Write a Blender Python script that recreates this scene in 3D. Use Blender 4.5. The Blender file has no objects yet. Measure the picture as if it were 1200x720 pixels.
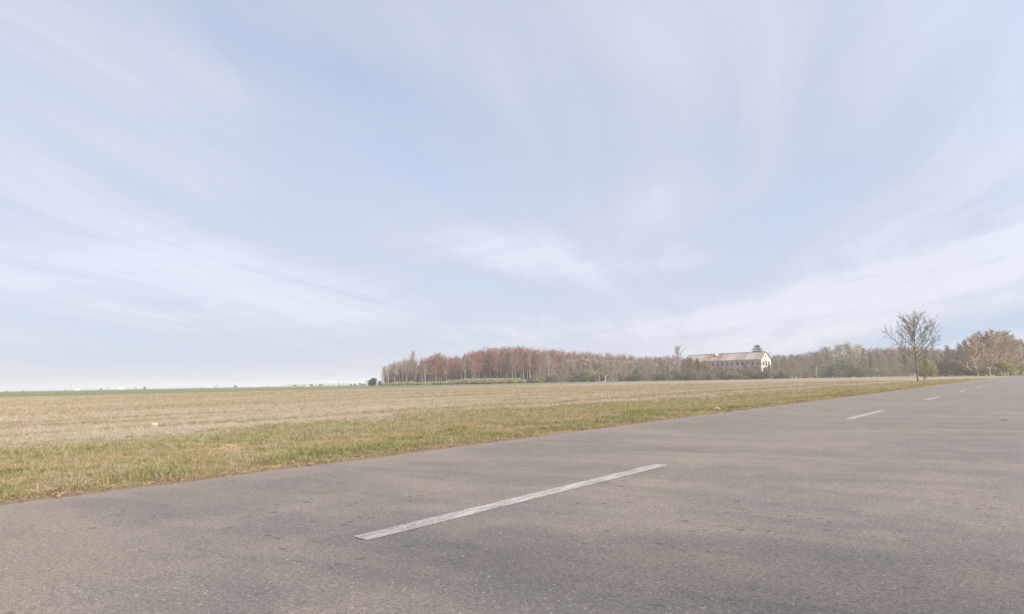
import bpy, bmesh, math, random
import numpy as np
from mathutils import Vector, Matrix

sc = bpy.context.scene
COL = sc.collection
R = math.radians
rnd = random.Random(7)

# ------------------------------------------------------------------ camera
F_PX, CAM_H = 780.0, 1.0
PSI, PITCH, ROLL = R(38.011), R(6.438), R(-1.028)
_fw = Vector((-math.sin(PSI)*math.cos(PITCH), math.cos(PSI)*math.cos(PITCH), math.sin(PITCH)))
_r = Vector((math.cos(PSI), math.sin(PSI), 0))
_u = _r.cross(_fw)
_r2 = math.cos(ROLL)*_r + math.sin(ROLL)*_u
_u2 = -math.sin(ROLL)*_r + math.cos(ROLL)*_u
cd = bpy.data.cameras.new('camera')
cam = bpy.data.objects.new('camera', cd)
COL.objects.link(cam)
cd.sensor_width = 36
cd.lens = F_PX/1200*36
cd.clip_start = 0.05
cd.clip_end = 20000
mw = Matrix((_r2, _u2, -_fw)).transposed().to_4x4()
mw.translation = (0, 0, CAM_H)
cam.matrix_world = mw
sc.camera = cam

# ------------------------------------------------------------------ exposure
sc.view_settings.view_transform = 'Standard'
sc.view_settings.look = 'None'
sc.view_settings.exposure = 1.22
sc.view_settings.gamma = 1.0
sc.cycles.volume_bounces = 1
sc.cycles.max_bounces = 6
sc.cycles.transparent_max_bounces = 16

# ------------------------------------------------------------------ node expression helper
class X:
    """a socket that can be used in arithmetic"""
    def __init__(s, nt, sock): s.nt, s.s = nt, sock
    def _m(s, op, *a):
        n = s.nt.nodes.new('ShaderNodeMath'); n.operation = op
        for i, v in enumerate((s,)+a):
            if isinstance(v, X): s.nt.links.new(v.s, n.inputs[i])
            else: n.inputs[i].default_value = v
        return X(s.nt, n.outputs[0])
    def __add__(s, o): return s._m('ADD', o)
    __radd__ = __add__
    def __sub__(s, o): return s._m('SUBTRACT', o)
    def __rsub__(s, o): return (s*-1.0)+o
    def __mul__(s, o): return s._m('MULTIPLY', o)
    __rmul__ = __mul__
    def __truediv__(s, o): return s._m('DIVIDE', o)
    def pw(s, o): return s._m('POWER', o)
    def exp(s): return s._m('EXPONENT')
    def mx(s, o): return s._m('MAXIMUM', o)
    def mn(s, o): return s._m('MINIMUM', o)
    def atan2(s, o): return s._m('ARCTAN2', o)
    def asin(s): return s._m('ARCSINE')
    def ab(s): return s._m('ABSOLUTE')
    def clamp(s): return s.mx(0.0).mn(1.0)
    def ss(s, a, b):
        n = s.nt.nodes.new('ShaderNodeMapRange'); n.interpolation_type = 'SMOOTHSTEP'
        s.nt.links.new(s.s, n.inputs['Value'])
        n.inputs['From Min'].default_value = a; n.inputs['From Max'].default_value = b
        return X(s.nt, n.outputs[0])
def comb(nt, *v):
    n = nt.nodes.new('ShaderNodeCombineXYZ')
    for i, q in enumerate(v):
        if isinstance(q, X): nt.links.new(q.s, n.inputs[i])
        else: n.inputs[i].default_value = q
    return X(nt, n.outputs[0])
def sep(nt, x):
    n = nt.nodes.new('ShaderNodeSeparateXYZ'); nt.links.new(x.s, n.inputs[0])
    return [X(nt, n.outputs[i]) for i in range(3)]
def noise(nt, vec, scale=1.0, detail=3.0, rough=0.5, dist=0.0, color=False):
    n = nt.nodes.new('ShaderNodeTexNoise')
    if vec is not None: nt.links.new(vec.s, n.inputs['Vector'])
    n.inputs['Scale'].default_value = scale; n.inputs['Detail'].default_value = detail
    n.inputs['Roughness'].default_value = rough; n.inputs['Distortion'].default_value = dist
    return X(nt, n.outputs['Color' if color else 'Fac'])
def vor(nt, vec, scale, out='Distance', rand=1.0):
    n = nt.nodes.new('ShaderNodeTexVoronoi'); nt.links.new(vec.s, n.inputs['Vector'])
    n.inputs['Scale'].default_value = scale; n.inputs['Randomness'].default_value = rand
    return X(nt, n.outputs[out])
def mix(nt, f, a, b):
    n = nt.nodes.new('ShaderNodeMix'); n.data_type = 'RGBA'
    for i, q in ((0, f), (6, a), (7, b)):
        if isinstance(q, X): nt.links.new(q.s, n.inputs[i])
        elif i == 0: n.inputs[0].default_value = q
        else: n.inputs[i].default_value = (*q, 1.0)
    return X(nt, n.outputs[2])
def pos(nt):
    n = nt.nodes.new('ShaderNodeTexCoord'); return X(nt, n.outputs['Object'])
def scale3(nt, v, sx, sy, sz):
    x, y, z = sep(nt, v); return comb(nt, x*sx, y*sy, z*sz)

# ------------------------------------------------------------------ world: Nishita sky with thin high cloud
SUN_EL, SUN_AZ = R(31), R(81)
wd = bpy.data.worlds.new('World'); sc.world = wd; wd.use_nodes = True
nt = wd.node_tree
bg = nt.nodes['Background']
sky = nt.nodes.new('ShaderNodeTexSky'); sky.sky_type = 'NISHITA'; sky.sun_disc = False
sky.sun_elevation = SUN_EL; sky.sun_rotation = SUN_AZ
sky.dust_density = 1.0; sky.air_density = 1.0; sky.ozone_density = 1.5
SKY_K = 0.10
bg.inputs[1].default_value = SKY_K
tc = nt.nodes.new('ShaderNodeTexCoord')
dx, dy, dz = sep(nt, X(nt, tc.outputs['Generated']))
az = dx.atan2(dy)*57.2958            # degrees right of the road's direction
el = dz.asin()*57.2958
zz = dz.mx(0.0)+0.09
px_, py_ = dx/zz, dy/zz
sa = R(-22)
al = px_*math.sin(sa)+py_*math.cos(sa)
ac = px_*math.cos(sa)-py_*math.sin(sa)
wob = noise(nt, comb(nt, al*0.35, ac*0.35, 3.1), 1.0, 2.0)
n1 = noise(nt, comb(nt, al*0.16, ac*0.60+wob*0.9, 7.3), 1.0, 6.0, 0.55, 0.3)     # broad streaks
n2 = noise(nt, comb(nt, al*0.50, ac*2.4+wob*2.0, 1.7), 1.0, 8.0, 0.62, 0.6)      # fine combed fibres
n3 = noise(nt, comb(nt, al*0.9, ac*1.1, 5.5), 1.0, 3.0, 0.5)
n5 = noise(nt, comb(nt, al*0.55+wob, ac*1.5+wob*1.5, 4.4), 1.0, 5.0, 0.6, 0.5)     # broken patches
def blob(a0, e0, sa_, se_, rot=0.0):
    c, s = math.cos(R(rot)), math.sin(R(rot))
    u = ((az-a0)*c+(el-e0)*s)/sa_
    v = ((el-e0)*c-(az-a0)*s)/se_
    return ((u*u+v*v)*-1.0).exp()
dens = (n1-0.5)*1.1+(n2-0.5)*1.15+(n3-0.5)*0.4+(n5-0.5)*0.65+0.66
# banks of thicker veil and clearer gaps: (azimuth, elevation, half sizes, tilt, amount)
BLOBS = [
    (-72, 14, 14, 9, 0, 0.12), (-58, 8, 24, 5, 0, 0.16), (-27, 14, 8, 3.5, -10, 0.34), (-40, 12.5, 9, 2.2, -14, 0.22), (-76, 20, 12, 8, 0, 0.14), (-57, 22, 10, 1.5, -16, 0.26), (-36, 21, 5, 1.3, -50, 0.20), (-30, 10.4, 15, 1.5, -4, 0.26),
    (-6, 7.3, 15, 1.8, 13, 1.25), (-28, 4.6, 12, 1.0, 4, 0.30), (0, 19, 8, 6, 0, 0.16), (-24, 27, 5, 3, -30, 0.16),
    (-46, 18.3, 8, 2.2, -30, -0.34), (-41, 8.2, 5, 0.7, 0, -0.36), (-17, 12.8, 10, 1.9, 15, -0.34), (-32, 17, 5, 2.2, -35, -0.28),
    (-60, 27, 15, 2.0, -14, -0.30), (-4, 3.0, 19, 1.15, 9, -1.5), (-45, 24, 9, 3, -20, -0.2), (-64, 2.6, 20, 1.8, 0, -0.45),
]
n4 = noise(nt, comb(nt, az*0.055+el*0.03, el*0.62-az*0.11, 2.2), 1.0, 7.0, 0.6, 0.4)
for a0, e0, s1, s2, rt, am in BLOBS:
    b_ = blob(a0, e0, s1, s2, rt)
    if e0 < 11 and am > 0: b_ = b_*(n4.ss(0.32, 0.66)*1.2+0.12)
    if am < -1: b_ = (b_+(n4-0.5)*1.3*b_).ss(0.15, 1.0)
    dens = dens+b_*(am if am > 0 or e0 < 3 else am*0.75)
rawd = dens
dens = dens.ss(-0.95, 0.80)*0.98
CL0, CL1 = (2.42, 2.58, 3.10), (3.08, 3.16, 3.56)      # thin veil, thick veil (before the world strength)
sunward = dx*(math.sin(SUN_AZ)*math.cos(SUN_EL))+dy*(math.cos(SUN_AZ)*math.cos(SUN_EL))+dz*math.sin(SUN_EL)
glow = nt.nodes.new('ShaderNodeMix'); glow.data_type = 'RGBA'; glow.blend_type = 'ADD'      # thin cloud scatters more light towards the sun
nt.links.new((sunward.ss(0.1, 0.9)*0.5+0.08).s, glow.inputs[0])
nt.links.new(mix(nt, rawd.ss(0.50, 1.30), CL0, CL1).s, glow.inputs[6])
nt.links.new(sky.outputs[0], glow.inputs[7])
lowmix = mix(nt, el.ss(16.0, 2.0)*0.92, X(nt, sky.outputs[0]), (1.75, 2.35, 3.25))
fin = mix(nt, dens, lowmix, X(nt, glow.outputs[2]))
nt.links.new(fin.s, bg.inputs[0])

# ------------------------------------------------------------------ sun
sl = bpy.data.lights.new('sun', 'SUN'); sl.energy = 4.1; sl.angle = R(3.0); sl.color = (1.0, 0.91, 0.79)
so = bpy.data.objects.new('sun', sl); COL.objects.link(so)
sdir = Vector((math.sin(SUN_AZ)*math.cos(SUN_EL), math.cos(SUN_AZ)*math.cos(SUN_EL), math.sin(SUN_EL)))
so.rotation_euler = sdir.to_track_quat('Z', 'Y').to_euler()
so.location = sdir*50

# ------------------------------------------------------------------ placing helpers
def at(px, depth):
    """world x, y of a spot `depth` metres in front of the camera under picture column px (photo 1200 wide)"""
    y = horizon(px)
    d = _fw*F_PX + _r2*(px-600) - _u2*(y-360)
    f2 = Vector((-math.sin(PSI), math.cos(PSI), 0))
    k = depth/(d.dot(f2))
    return d.x*k, d.y*k
def horizon(px): return 458.8-0.01794*px
def hgt(px, top, depth):           # height of something whose top shows at row `top`
    return (horizon(px)-top)*depth/F_PX+CAM_H
def tag(o, label=None, cat=None, group=None, kind=None):
    if label: o['label'] = label
    if cat: o['category'] = cat
    if group: o['group'] = group
    if kind: o['kind'] = kind
    return o
def mesh_obj(name, verts, faces, mats, parent=None, midx=None, smooth=False):
    me = bpy.data.meshes.new(name)
    me.from_pydata([tuple(v) for v in verts], [], faces)
    for m in (mats if isinstance(mats, (list, tuple)) else [mats]): me.materials.append(m)
    if midx is not None: me.polygons.foreach_set('material_index', midx)
    if smooth: me.polygons.foreach_set('use_smooth', [True]*len(me.polygons))
    me.update()
    o = bpy.data.objects.new(name, me); COL.objects.link(o)
    if parent: o.parent = parent
    return o
def empty(name, loc, rz=0.0, s=1.0):
    o = bpy.data.objects.new(name, None); COL.objects.link(o)
    o.location = loc; o.rotation_euler = (0, 0, rz); o.scale = (s, s, s) if not isinstance(s, tuple) else s
    o.empty_display_size = 0.2
    return o
def dup(root, loc, rz, s, label=None, cat=None, group=None):
    r = root.copy(); COL.objects.link(r)
    r.location = loc; r.rotation_euler = (0, 0, rz); r.scale = s if isinstance(s, tuple) else (s, s, s)
    tag(r, label, cat, group)
    for ch in KIDS[root.name]:
        c = ch.copy(); COL.objects.link(c); c.parent = r
    return r
KIDS = {}
class MB:
    def __init__(s): s.v, s.f, s.m = [], [], []
    def box(s, x0, x1, y0, y1, z0, z1, m=0):
        b = len(s.v)
        s.v += [(x0,y0,z0),(x1,y0,z0),(x1,y1,z0),(x0,y1,z0),(x0,y0,z1),(x1,y0,z1),(x1,y1,z1),(x0,y1,z1)]
        s.f += [(b,b+3,b+2,b+1),(b+4,b+5,b+6,b+7),(b,b+1,b+5,b+4),(b+1,b+2,b+6,b+5),(b+2,b+3,b+7,b+6),(b+3,b,b+4,b+7)]
        s.m += [m]*6
    def poly(s, pts, m=0):
        b = len(s.v); s.v += [tuple(p) for p in pts]; s.f.append(tuple(range(b, b+len(pts)))); s.m.append(m)
    def tube(s, pts, rad, n=4, m=0):
        b = len(s.v); prev = None
        for i, p in enumerate(pts):
            p = Vector(p)
            t = (Vector(pts[min(i+1, len(pts)-1)])-Vector(pts[max(i-1, 0)]))
            if t.length < 1e-6: t = Vector((0, 0, 1))
            t.normalize()
            a = t.orthogonal() if prev is None else (prev-t*prev.dot(t))
            if a.length < 1e-6: a = t.orthogonal()
            a.normalize(); prev = a; c = t.cross(a)
            for k in range(n):
                w = 2*math.pi*k/n
                q = p+(a*math.cos(w)+c*math.sin(w))*rad[i]
                s.v.append((q.x, q.y, q.z))
        for i in range(len(pts)-1):
            for k in range(n):
                k2 = (k+1) % n
                s.f.append((b+i*n+k, b+i*n+k2, b+(i+1)*n+k2, b+(i+1)*n+k)); s.m.append(m)
    def build(s, name, mats, parent=None, smooth=False):
        return mesh_obj(name, s.v, s.f, mats, parent, s.m, smooth)

# ------------------------------------------------------------------ materials
def new_mat(name, rough=0.85, spec=0.25):
    m = bpy.data.materials.new(name); m.use_nodes = True
    b = m.node_tree.nodes['Principled BSDF']
    b.inputs['Roughness'].default_value = rough
    b.inputs['Specular IOR Level'].default_value = spec
    return m, m.node_tree, b
def bump(nt, b, h, strength, dist):
    n = nt.nodes.new('ShaderNodeBump'); n.inputs['Strength'].default_value = strength
    n.inputs['Distance'].default_value = dist
    nt.links.new(h.s, n.inputs['Height']); nt.links.new(n.outputs[0], b.inputs['Normal'])
def rndattr(nt):
    n = nt.nodes.new('ShaderNodeObjectInfo'); return X(nt, n.outputs['Random'])
def simple(name, ca, cb, scale=3.0, rough=0.85, spec=0.2, by_object=0.0, trans=0.0):
    """two-tone mottled material, optionally varied from object to object"""
    m, nt, b = new_mat(name, rough, spec)
    p = pos(nt)
    f = noise(nt, p, scale, 4.0, 0.6).ss(0.32, 0.68)
    if by_object: f = (f*(1-by_object)+rndattr(nt)*by_object)
    c = mix(nt, f, ca, cb)
    nt.links.new(c.s, b.inputs['Base Color'])
    if trans:
        t = nt.nodes.new('ShaderNodeBsdfTranslucent'); nt.links.new(c.s, t.inputs[0])
        ms = nt.nodes.new('ShaderNodeMixShader'); ms.inputs[0].default_value = trans
        nt.links.new(b.outputs[0], ms.inputs[1]); nt.links.new(t.outputs[0], ms.inputs[2])
        nt.links.new(ms.outputs[0], nt.nodes['Material Output'].inputs['Surface'])
    return m

ROAD_L, ROAD_R, MID = -7.33, 0.30, -3.57

def mat_field():
    m, nt, b = new_mat('field_soil', 0.95, 0.08)
    p = pos(nt); x, y, z = sep(nt, p)
    big = noise(nt, comb(nt, x*0.02, y*0.006, 0.0), 1.0, 4.0)
    med = noise(nt, comb(nt, x*0.35, y*0.10, 2.0), 1.0, 5.0, 0.6)
    lat = (x*-1.0)+(med-0.5)*5.0+(big-0.5)*(((x*-1.0)*0.25).mx(0.0))+(noise(nt, comb(nt, x*0.05, y*0.03, 12.0), 1.0, 4.0)-0.5)*5.0*(x*-1.0).ss(10, 16)
    rows = noise(nt, comb(nt, x*1.1, y*0.012, 4.0), 1.0, 3.0, 0.6)
    rows2 = noise(nt, comb(nt, x*0.30, y*0.004, 9.0), 1.0, 4.0, 0.6)
    fine = noise(nt, p, 9.0, 5.0, 0.7)
    mott = noise(nt, comb(nt, x*0.8, y*0.4, 1.0), 1.0, 5.0, 0.65)
    g1 = (0.20, 0.19, 0.07); g2 = (0.29, 0.25, 0.12); brown = (0.33, 0.235, 0.15)
    green = (0.20, 0.205, 0.095); straw = (0.275, 0.22, 0.18); tan = (0.255, 0.203, 0.148)
    pinkish = (0.275, 0.205, 0.165); far = (0.145, 0.165, 0.085)
    c = mix(nt, mott.ss(0.35, 0.65), g1, g2)
    c = mix(nt, lat.ss(9.2, 10.3), c, brown)
    c = mix(nt, lat.ss(10.9, 11.8), c, green)
    c = mix(nt, lat.ss(12.5, 17.5), c, straw)
    c = mix(nt, lat.ss(17, 30), c, tan)
    c = mix(nt, lat.ss(45, 75), c, pinkish)
    c = mix(nt, (rows*0.5+rows2*0.5).ss(0.46, 0.54)*lat.ss(12, 20)*0.85, c, (0.33, 0.275, 0.215))
    c = mix(nt, rows2.ss(0.50, 0.56)*lat.ss(16, 35)*0.7, c, (0.20, 0.145, 0.11))
    c = mix(nt, rows2.ss(0.47, 0.40)*lat.ss(18, 40)*0.6, c, (0.235, 0.21, 0.13))
    c = mix(nt, lat.ss(16, 26)*noise(nt, comb(nt, x*0.05, y*0.02, 6.0), 1.0, 4.0).ss(0.45, 0.65)*0.5, c, (0.235, 0.21, 0.13))
    c = mix(nt, y.ss(90, 330)*0.40, c, (0.215, 0.205, 0.115))
    c = mix(nt, (x*-1.0+(big-0.5)*8.0).ss(138, 140)*(1.0-y.ss(325, 365)*x.ss(-335, -300)), c, far)
    c = mix(nt, (x*-1.0).ss(300, 340)*y.ss(420, 380)*0.4, c, (0.12, 0.155, 0.07))
    dark = (fine*0.6+mott*0.4).ss(0.40, 0.55)
    c = mix(nt, (dark*-1.0+1.0)*0.35, c, (0.10, 0.085, 0.05))
    # bare dirt strip where the tarmac ends
    c = mix(nt, ((x*-1.0)+(mott-0.5)*0.5).ss(7.75, 7.45)*x.ss(0.9, 0.5), c, (0.17, 0.12, 0.085))
    nt.links.new(c.s, b.inputs['Base Color'])
    bump(nt, b, fine+mott, 0.6, 0.03)
    return m

def mat_asphalt():
    m, nt, b = new_mat('asphalt', 0.82, 0.35)
    p = pos(nt); x, y, z = sep(nt, p)
    warp = noise(nt, p, 0.35, 3.0, 0.5, 0.0, True)
    big = noise(nt, comb(nt, x*0.22, y*0.5, 0.0), 1.0, 4.0, 0.55, 0.8)
    band = noise(nt, comb(nt, x*0.30+y*0.12, y*1.5-x*0.25, 3.0), 1.0, 4.0, 0.55, 0.6)
    wear = noise(nt, comb(nt, x*1.3, y*0.05, 8.0), 1.0, 4.0, 0.6)
    grit = noise(nt, p, 110.0, 3.0, 0.8)
    grit2 = noise(nt, p, 38.0, 5.0, 0.75)
    cell = vor(nt, p, 90.0, 'Color')
    cr, cg, cb_ = sep(nt, cell)
    c = mix(nt, big.ss(0.35, 0.65), (0.160, 0.139, 0.125), (0.228, 0.189, 0.154))
    c = mix(nt, band.ss(0.42, 0.62)*0.70, c, (0.128, 0.116, 0.109))
    c = mix(nt, wear.ss(0.50, 0.68)*0.35, c, (0.215, 0.188, 0.168))
    c = mix(nt, noise(nt, p, 5.0, 6.0, 0.75).ss(0.50, 0.35)*0.45, c, (0.115, 0.105, 0.10))
    c = mix(nt, noise(nt, p, 1.7, 5.0, 0.7).ss(0.46, 0.66)*0.6, c, (0.235, 0.195, 0.155))
    c = mix(nt, grit2.ss(0.54, 0.40)*0.6, c, (0.06, 0.056, 0.055))
    c = mix(nt, grit.ss(0.52, 0.40)*0.6, c, (0.05, 0.047, 0.047))
    c = mix(nt, grit.ss(0.56, 0.66)*0.6, c, (0.27, 0.245, 0.22))
    c = mix(nt, cr.ss(0.978, 0.985)*0.5, c, (0.36, 0.34, 0.31))     # pale aggregate
    c = mix(nt, cg.ss(0.960, 0.980)*0.6, c, (0.26, 0.19, 0.14))     # brown aggregate
    # small pits, crowded in the carriageway nearest the dash
    pv = vor(nt, scale3(nt, p, 1.0, 1.0, 1.0), 7.0)
    pc = sep(nt, vor(nt, p, 7.0, 'Color'))[0]
    area = noise(nt, p, 0.55, 3.0, 0.5).ss(0.45, 0.58)
    pit = (pv+(grit2-0.5)*0.20).ss(0.23, 0.15)*pc.ss(0.45, 0.52)*area
    c = mix(nt, pit*0.55, c, (0.050, 0.042, 0.038))
    # short scuffs across the surface
    sv = vor(nt, comb(nt, x*1.0+y*0.35, y*5.0-x*1.2, 0.0), 2.2)
    scc = sep(nt, vor(nt, comb(nt, x*1.0+y*0.35, y*5.0-x*1.2, 0.0), 2.2, 'Color'))[1]
    scuff = (sv+(grit2-0.5)*0.3).ss(0.16, 0.05)*scc.ss(0.72, 0.8)
    c = mix(nt, scuff*0.6, c, (0.055, 0.050, 0.048))
    # dusty brown edge
    c = mix(nt, (x+(grit2-0.5)*0.4+(big-0.5)*0.6).ss(-6.6, -7.35)*0.55, c, (0.20, 0.165, 0.135))
    nt.links.new(c.s, b.inputs['Base Color'])
    bump(nt, b, grit*0.8+grit2*0.5-pit*1.5, 0.55, 0.004)
    return m

def mat_paint():
    m, nt, b = new_mat('road_paint', 0.7, 0.3)
    p = pos(nt); x, y, z = sep(nt, p)
    g = noise(nt, p, 55.0, 5.0, 0.75); g1 = noise(nt, comb(nt, x*6.0, y*2.0, 0.0), 1.0, 5.0, 0.7)
    g2 = noise(nt, comb(nt, x*22.0, y*3.2, 0.0), 1.0, 4.0, 0.7)
    c = mix(nt, g1.ss(0.3, 0.7), (0.39, 0.36, 0.345), (0.29, 0.265, 0.25))
    c = mix(nt, (g*0.6+g2*0.4).ss(0.46, 0.56)*0.82, c, (0.14, 0.125, 0.115))
    c = mix(nt, g2.ss(0.62, 0.72)*0.6, c, (0.13, 0.115, 0.105))
    nt.links.new(c.s, b.inputs['Base Color'])
    bump(nt, b, g, 0.5, 0.003)
    return m

M = {}
M['field'] = mat_field(); M['asphalt'] = mat_asphalt(); M['paint'] = mat_paint()
M['bark'] = simple('bark', (0.075, 0.058, 0.045), (0.15, 0.12, 0.095), 6.0)
M['bark_warm'] = simple('warm_bark', (0.13, 0.10, 0.078), (0.21, 0.165, 0.13), 6.0)
M['bark_pale'] = simple('pale_bark', (0.33, 0.275, 0.235), (0.20, 0.16, 0.13), 1.2, by_object=0.3)
M['bark_grey'] = simple('grey_bark', (0.15, 0.12, 0.105), (0.25, 0.21, 0.185), 1.5, by_object=0.3)

# ------------------------------------------------------------------ ground and road
def ground():
    xs = [-6000, -3000, -1500, -700, -300, -150, -80, -40] + list(np.arange(-30, 6.1, 0.6)) + [12, 40, 120, 400, 1200, 3000, 6000]
    ys = [-6000, -2000, -600, -200, -60, -20] + list(np.arange(-8, 60.1, 0.8)) + [80, 120, 200, 400, 800, 1600, 3000, 6000]
    v, f = [], []
    for y in ys:
        for x in xs:
            z = -0.012
            if -30 < x < -7.6 and -8 < y < 60:
                z += 0.035*math.sin(x*1.3+y*0.31)*math.sin(y*0.53+1.2)*min(1, (-7.6-x)/1.5)
            if x > 0.6: z -= min(0.25, (x-0.6)*0.12)
            v.append((x, y, z))
    nx = len(xs)
    for j in range(len(ys)-1):
        for i in range(nx-1):
            a = j*nx+i; f.append((a, a+1, a+nx+1, a+nx))
    tag(mesh_obj('ground', v, f, M['field'], smooth=True), kind='structure')
    # the tarmac: one sheet with ragged edges and a thin broken lip
    rr = random.Random(3)
    ys = [-60, -30, -15] + list(np.arange(-6, 40, 0.12)) + list(np.arange(40, 140, 0.6)) + list(np.arange(140, 640, 8))
    v, f = [], []
    wl = 0.0
    for y in ys:
        wl = wl*0.75+rr.uniform(-0.04, 0.04)
        e = ROAD_L+wl+0.05*math.sin(y*0.23)
        bend = 0.0
        v += [(e-0.03+bend, y, -0.05), (e, y, 0.0), (MID, y, 0.0), (ROAD_R+wl*0.7, y, 0.0), (ROAD_R+0.03+wl*0.7, y, -0.05)]
    for j in range(len(ys)-1):
        for i in range(4):
            a = j*5+i; f.append((a, a+1, a+6, a+5))
    tag(mesh_obj('road', v, f, M['asphalt'], smooth=False), kind='structure')
    # centre line dashes
    y0, L, P, W = 2.91, 4.47, 14.35, 0.175
    for k in range(26):
        a = y0+k*P
        if k == 2: a -= 0.3
        n = 46 if k < 2 else 8
        v, f = [], []
        for j in range(n+1):
            y = a+L*j/n
            jl, jr = ((rr.uniform(-.004, .004), rr.uniform(-.004, .004)) if k < 3 else (0, 0))
            sk = 0.0
            v += [(MID-W/2+jl, y+(0.02 if j == 0 else 0), 0.0035), (MID, y+rr.uniform(-.01, .01)*(j in (0, n)), 0.0045), (MID+W/2+jr, y, 0.0035)]
        for j in range(n):
            for i in range(2):
                b = j*3+i; f.append((b, b+1, b+4, b+3))
        tag(mesh_obj('lane_marking', v, f, M['paint']), kind='structure')
ground()

# ------------------------------------------------------------------ trees
def branch_pts(rr, p, d, L, n, up, wob):
    pts = [p.copy()]; d = d.normalized()
    for i in range(n):
        d = (d+Vector((rr.gauss(0, wob), rr.gauss(0, wob), rr.gauss(0, wob)+up))).normalized()
        p = p+d*(L/n); pts.append(p.copy())
    return pts, d
def dirv(az, th):
    return Vector((math.sin(th)*math.cos(az), math.sin(th)*math.sin(az), math.cos(th)))
def leaf_tri(mb, p, size, rr, m=1, quad=False, stretch=1.6):
    a = Vector((rr.gauss(0, 1), rr.gauss(0, 1), rr.gauss(0, 1))).normalized()
    b = a.orthogonal().normalized()*size; c = a.cross(b.normalized())*size*stretch
    if quad: mb.poly([p-b*0.5, p+c*0.5, p+b*0.5, p-c*0.5], m)
    else: mb.poly([p-b*0.5, p+b*0.5, p+c], m)

def detail_tree(name, seed, H, trunk_r, first, nprim, th0, th1, Lf, leaf, leaf_size, mats, lean=0.0, sub=(9, 7), per=2, rmin=.006, loc=(0,0,0), rz=0, s=1.0):
    """a near tree: trunk with limbs, and a crown of twigs and separate small leaves"""
    rr = random.Random(seed)
    root = empty(name, loc, rz, s)
    tr, cr = MB(), MB()
    tp, _ = branch_pts(rr, Vector((0, 0, -0.1)), Vector((lean, 0, 1)), H*0.92, 12, 0.05, 0.035)
    trad = [trunk_r*(1.25 if i == 0 else 1)*(1-i/12.6)**0.9+0.008 for i in range(13)]
    tr.tube(tp, trad, 8)
    twigs = []
    for i in range(nprim):
        t = first+(0.96-first)*(i+rr.random()*0.6)/nprim
        q = t*12; k = int(min(q, 11)); p = tp[k].lerp(tp[k+1], q-k)
        a = i*2.399+rr.uniform(-.4, .4)
        th = R(th0+(th1-th0)*(t-first)/(1-first)+rr.uniform(-8, 8))
        L = H*Lf*(1-0.62*((t-first)/(1-first))**1.3)*rr.uniform(0.75, 1.12)
        pts, d = branch_pts(rr, p, dirv(a, th), L, 7, 0.07, 0.07)
        r0 = min(trad[k]*0.6, 0.012+L*0.014)
        tr.tube(pts, [r0*(1-j/8.0)+rmin for j in range(8)], 5)
        for j in range(sub[0]):
            tt = 0.18+0.80*(j+rr.random())/sub[0]
            q2 = tt*7; k2 = int(min(q2, 6)); p2 = pts[k2].lerp(pts[k2+1], q2-k2)
            dd = (pts[k2+1]-pts[k2]).normalized()
            side = dd.cross(dirv(rr.uniform(0, 6.28), R(rr.uniform(20, 160)))).normalized()
            d2 = (dd*rr.uniform(.5, 1)+side*rr.uniform(.5, .9)+Vector((0, 0, .15)))
            L2 = L*rr.uniform(0.22, 0.45)*(1.1-tt*0.5)
            p2s, d3 = branch_pts(rr, p2, d2, L2, 4, 0.05, 0.12)
            cr.tube(p2s, [r0*0.35*(1-j2/5)+rmin for j2 in range(5)], 3)
            for j3 in range(sub[1]):
                q3 = rr.uniform(0.2, 4.0); k3 = int(min(q3, 3)); p3 = p2s[k3].lerp(p2s[k3+1], q3-k3)
                d4 = (p2s[k3+1]-p2s[k3]).normalized()+dirv(rr.uniform(0, 6.28), rr.uniform(0, 2.2))*0.9
                L3 = L2*rr.uniform(.2, .5)
                p3s, _ = branch_pts(rr, p3, d4, L3, 2, 0.04, 0.15)
                cr.tube(p3s, [rmin*1.1, rmin*0.9, rmin*0.6], 3)
                for _k in range(per):
                    if rr.random() < leaf:
                        lp = p3s[0].lerp(p3s[2], rr.uniform(.3, 1.05))+Vector((rr.gauss(0, .5), rr.gauss(0, .5), rr.gauss(0, .5)))*leaf_size*(1 if leaf_size < .12 else 2.2)
                        leaf_tri(cr, lp, leaf_size*rr.uniform(.6, 1.3), rr, 1, True)
    t = tr.build('trunk', mats[0], root, True)
    c = cr.build('crown', [mats[0], mats[1]], root)
    KIDS[root.name] = [t, c]
    return root

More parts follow.
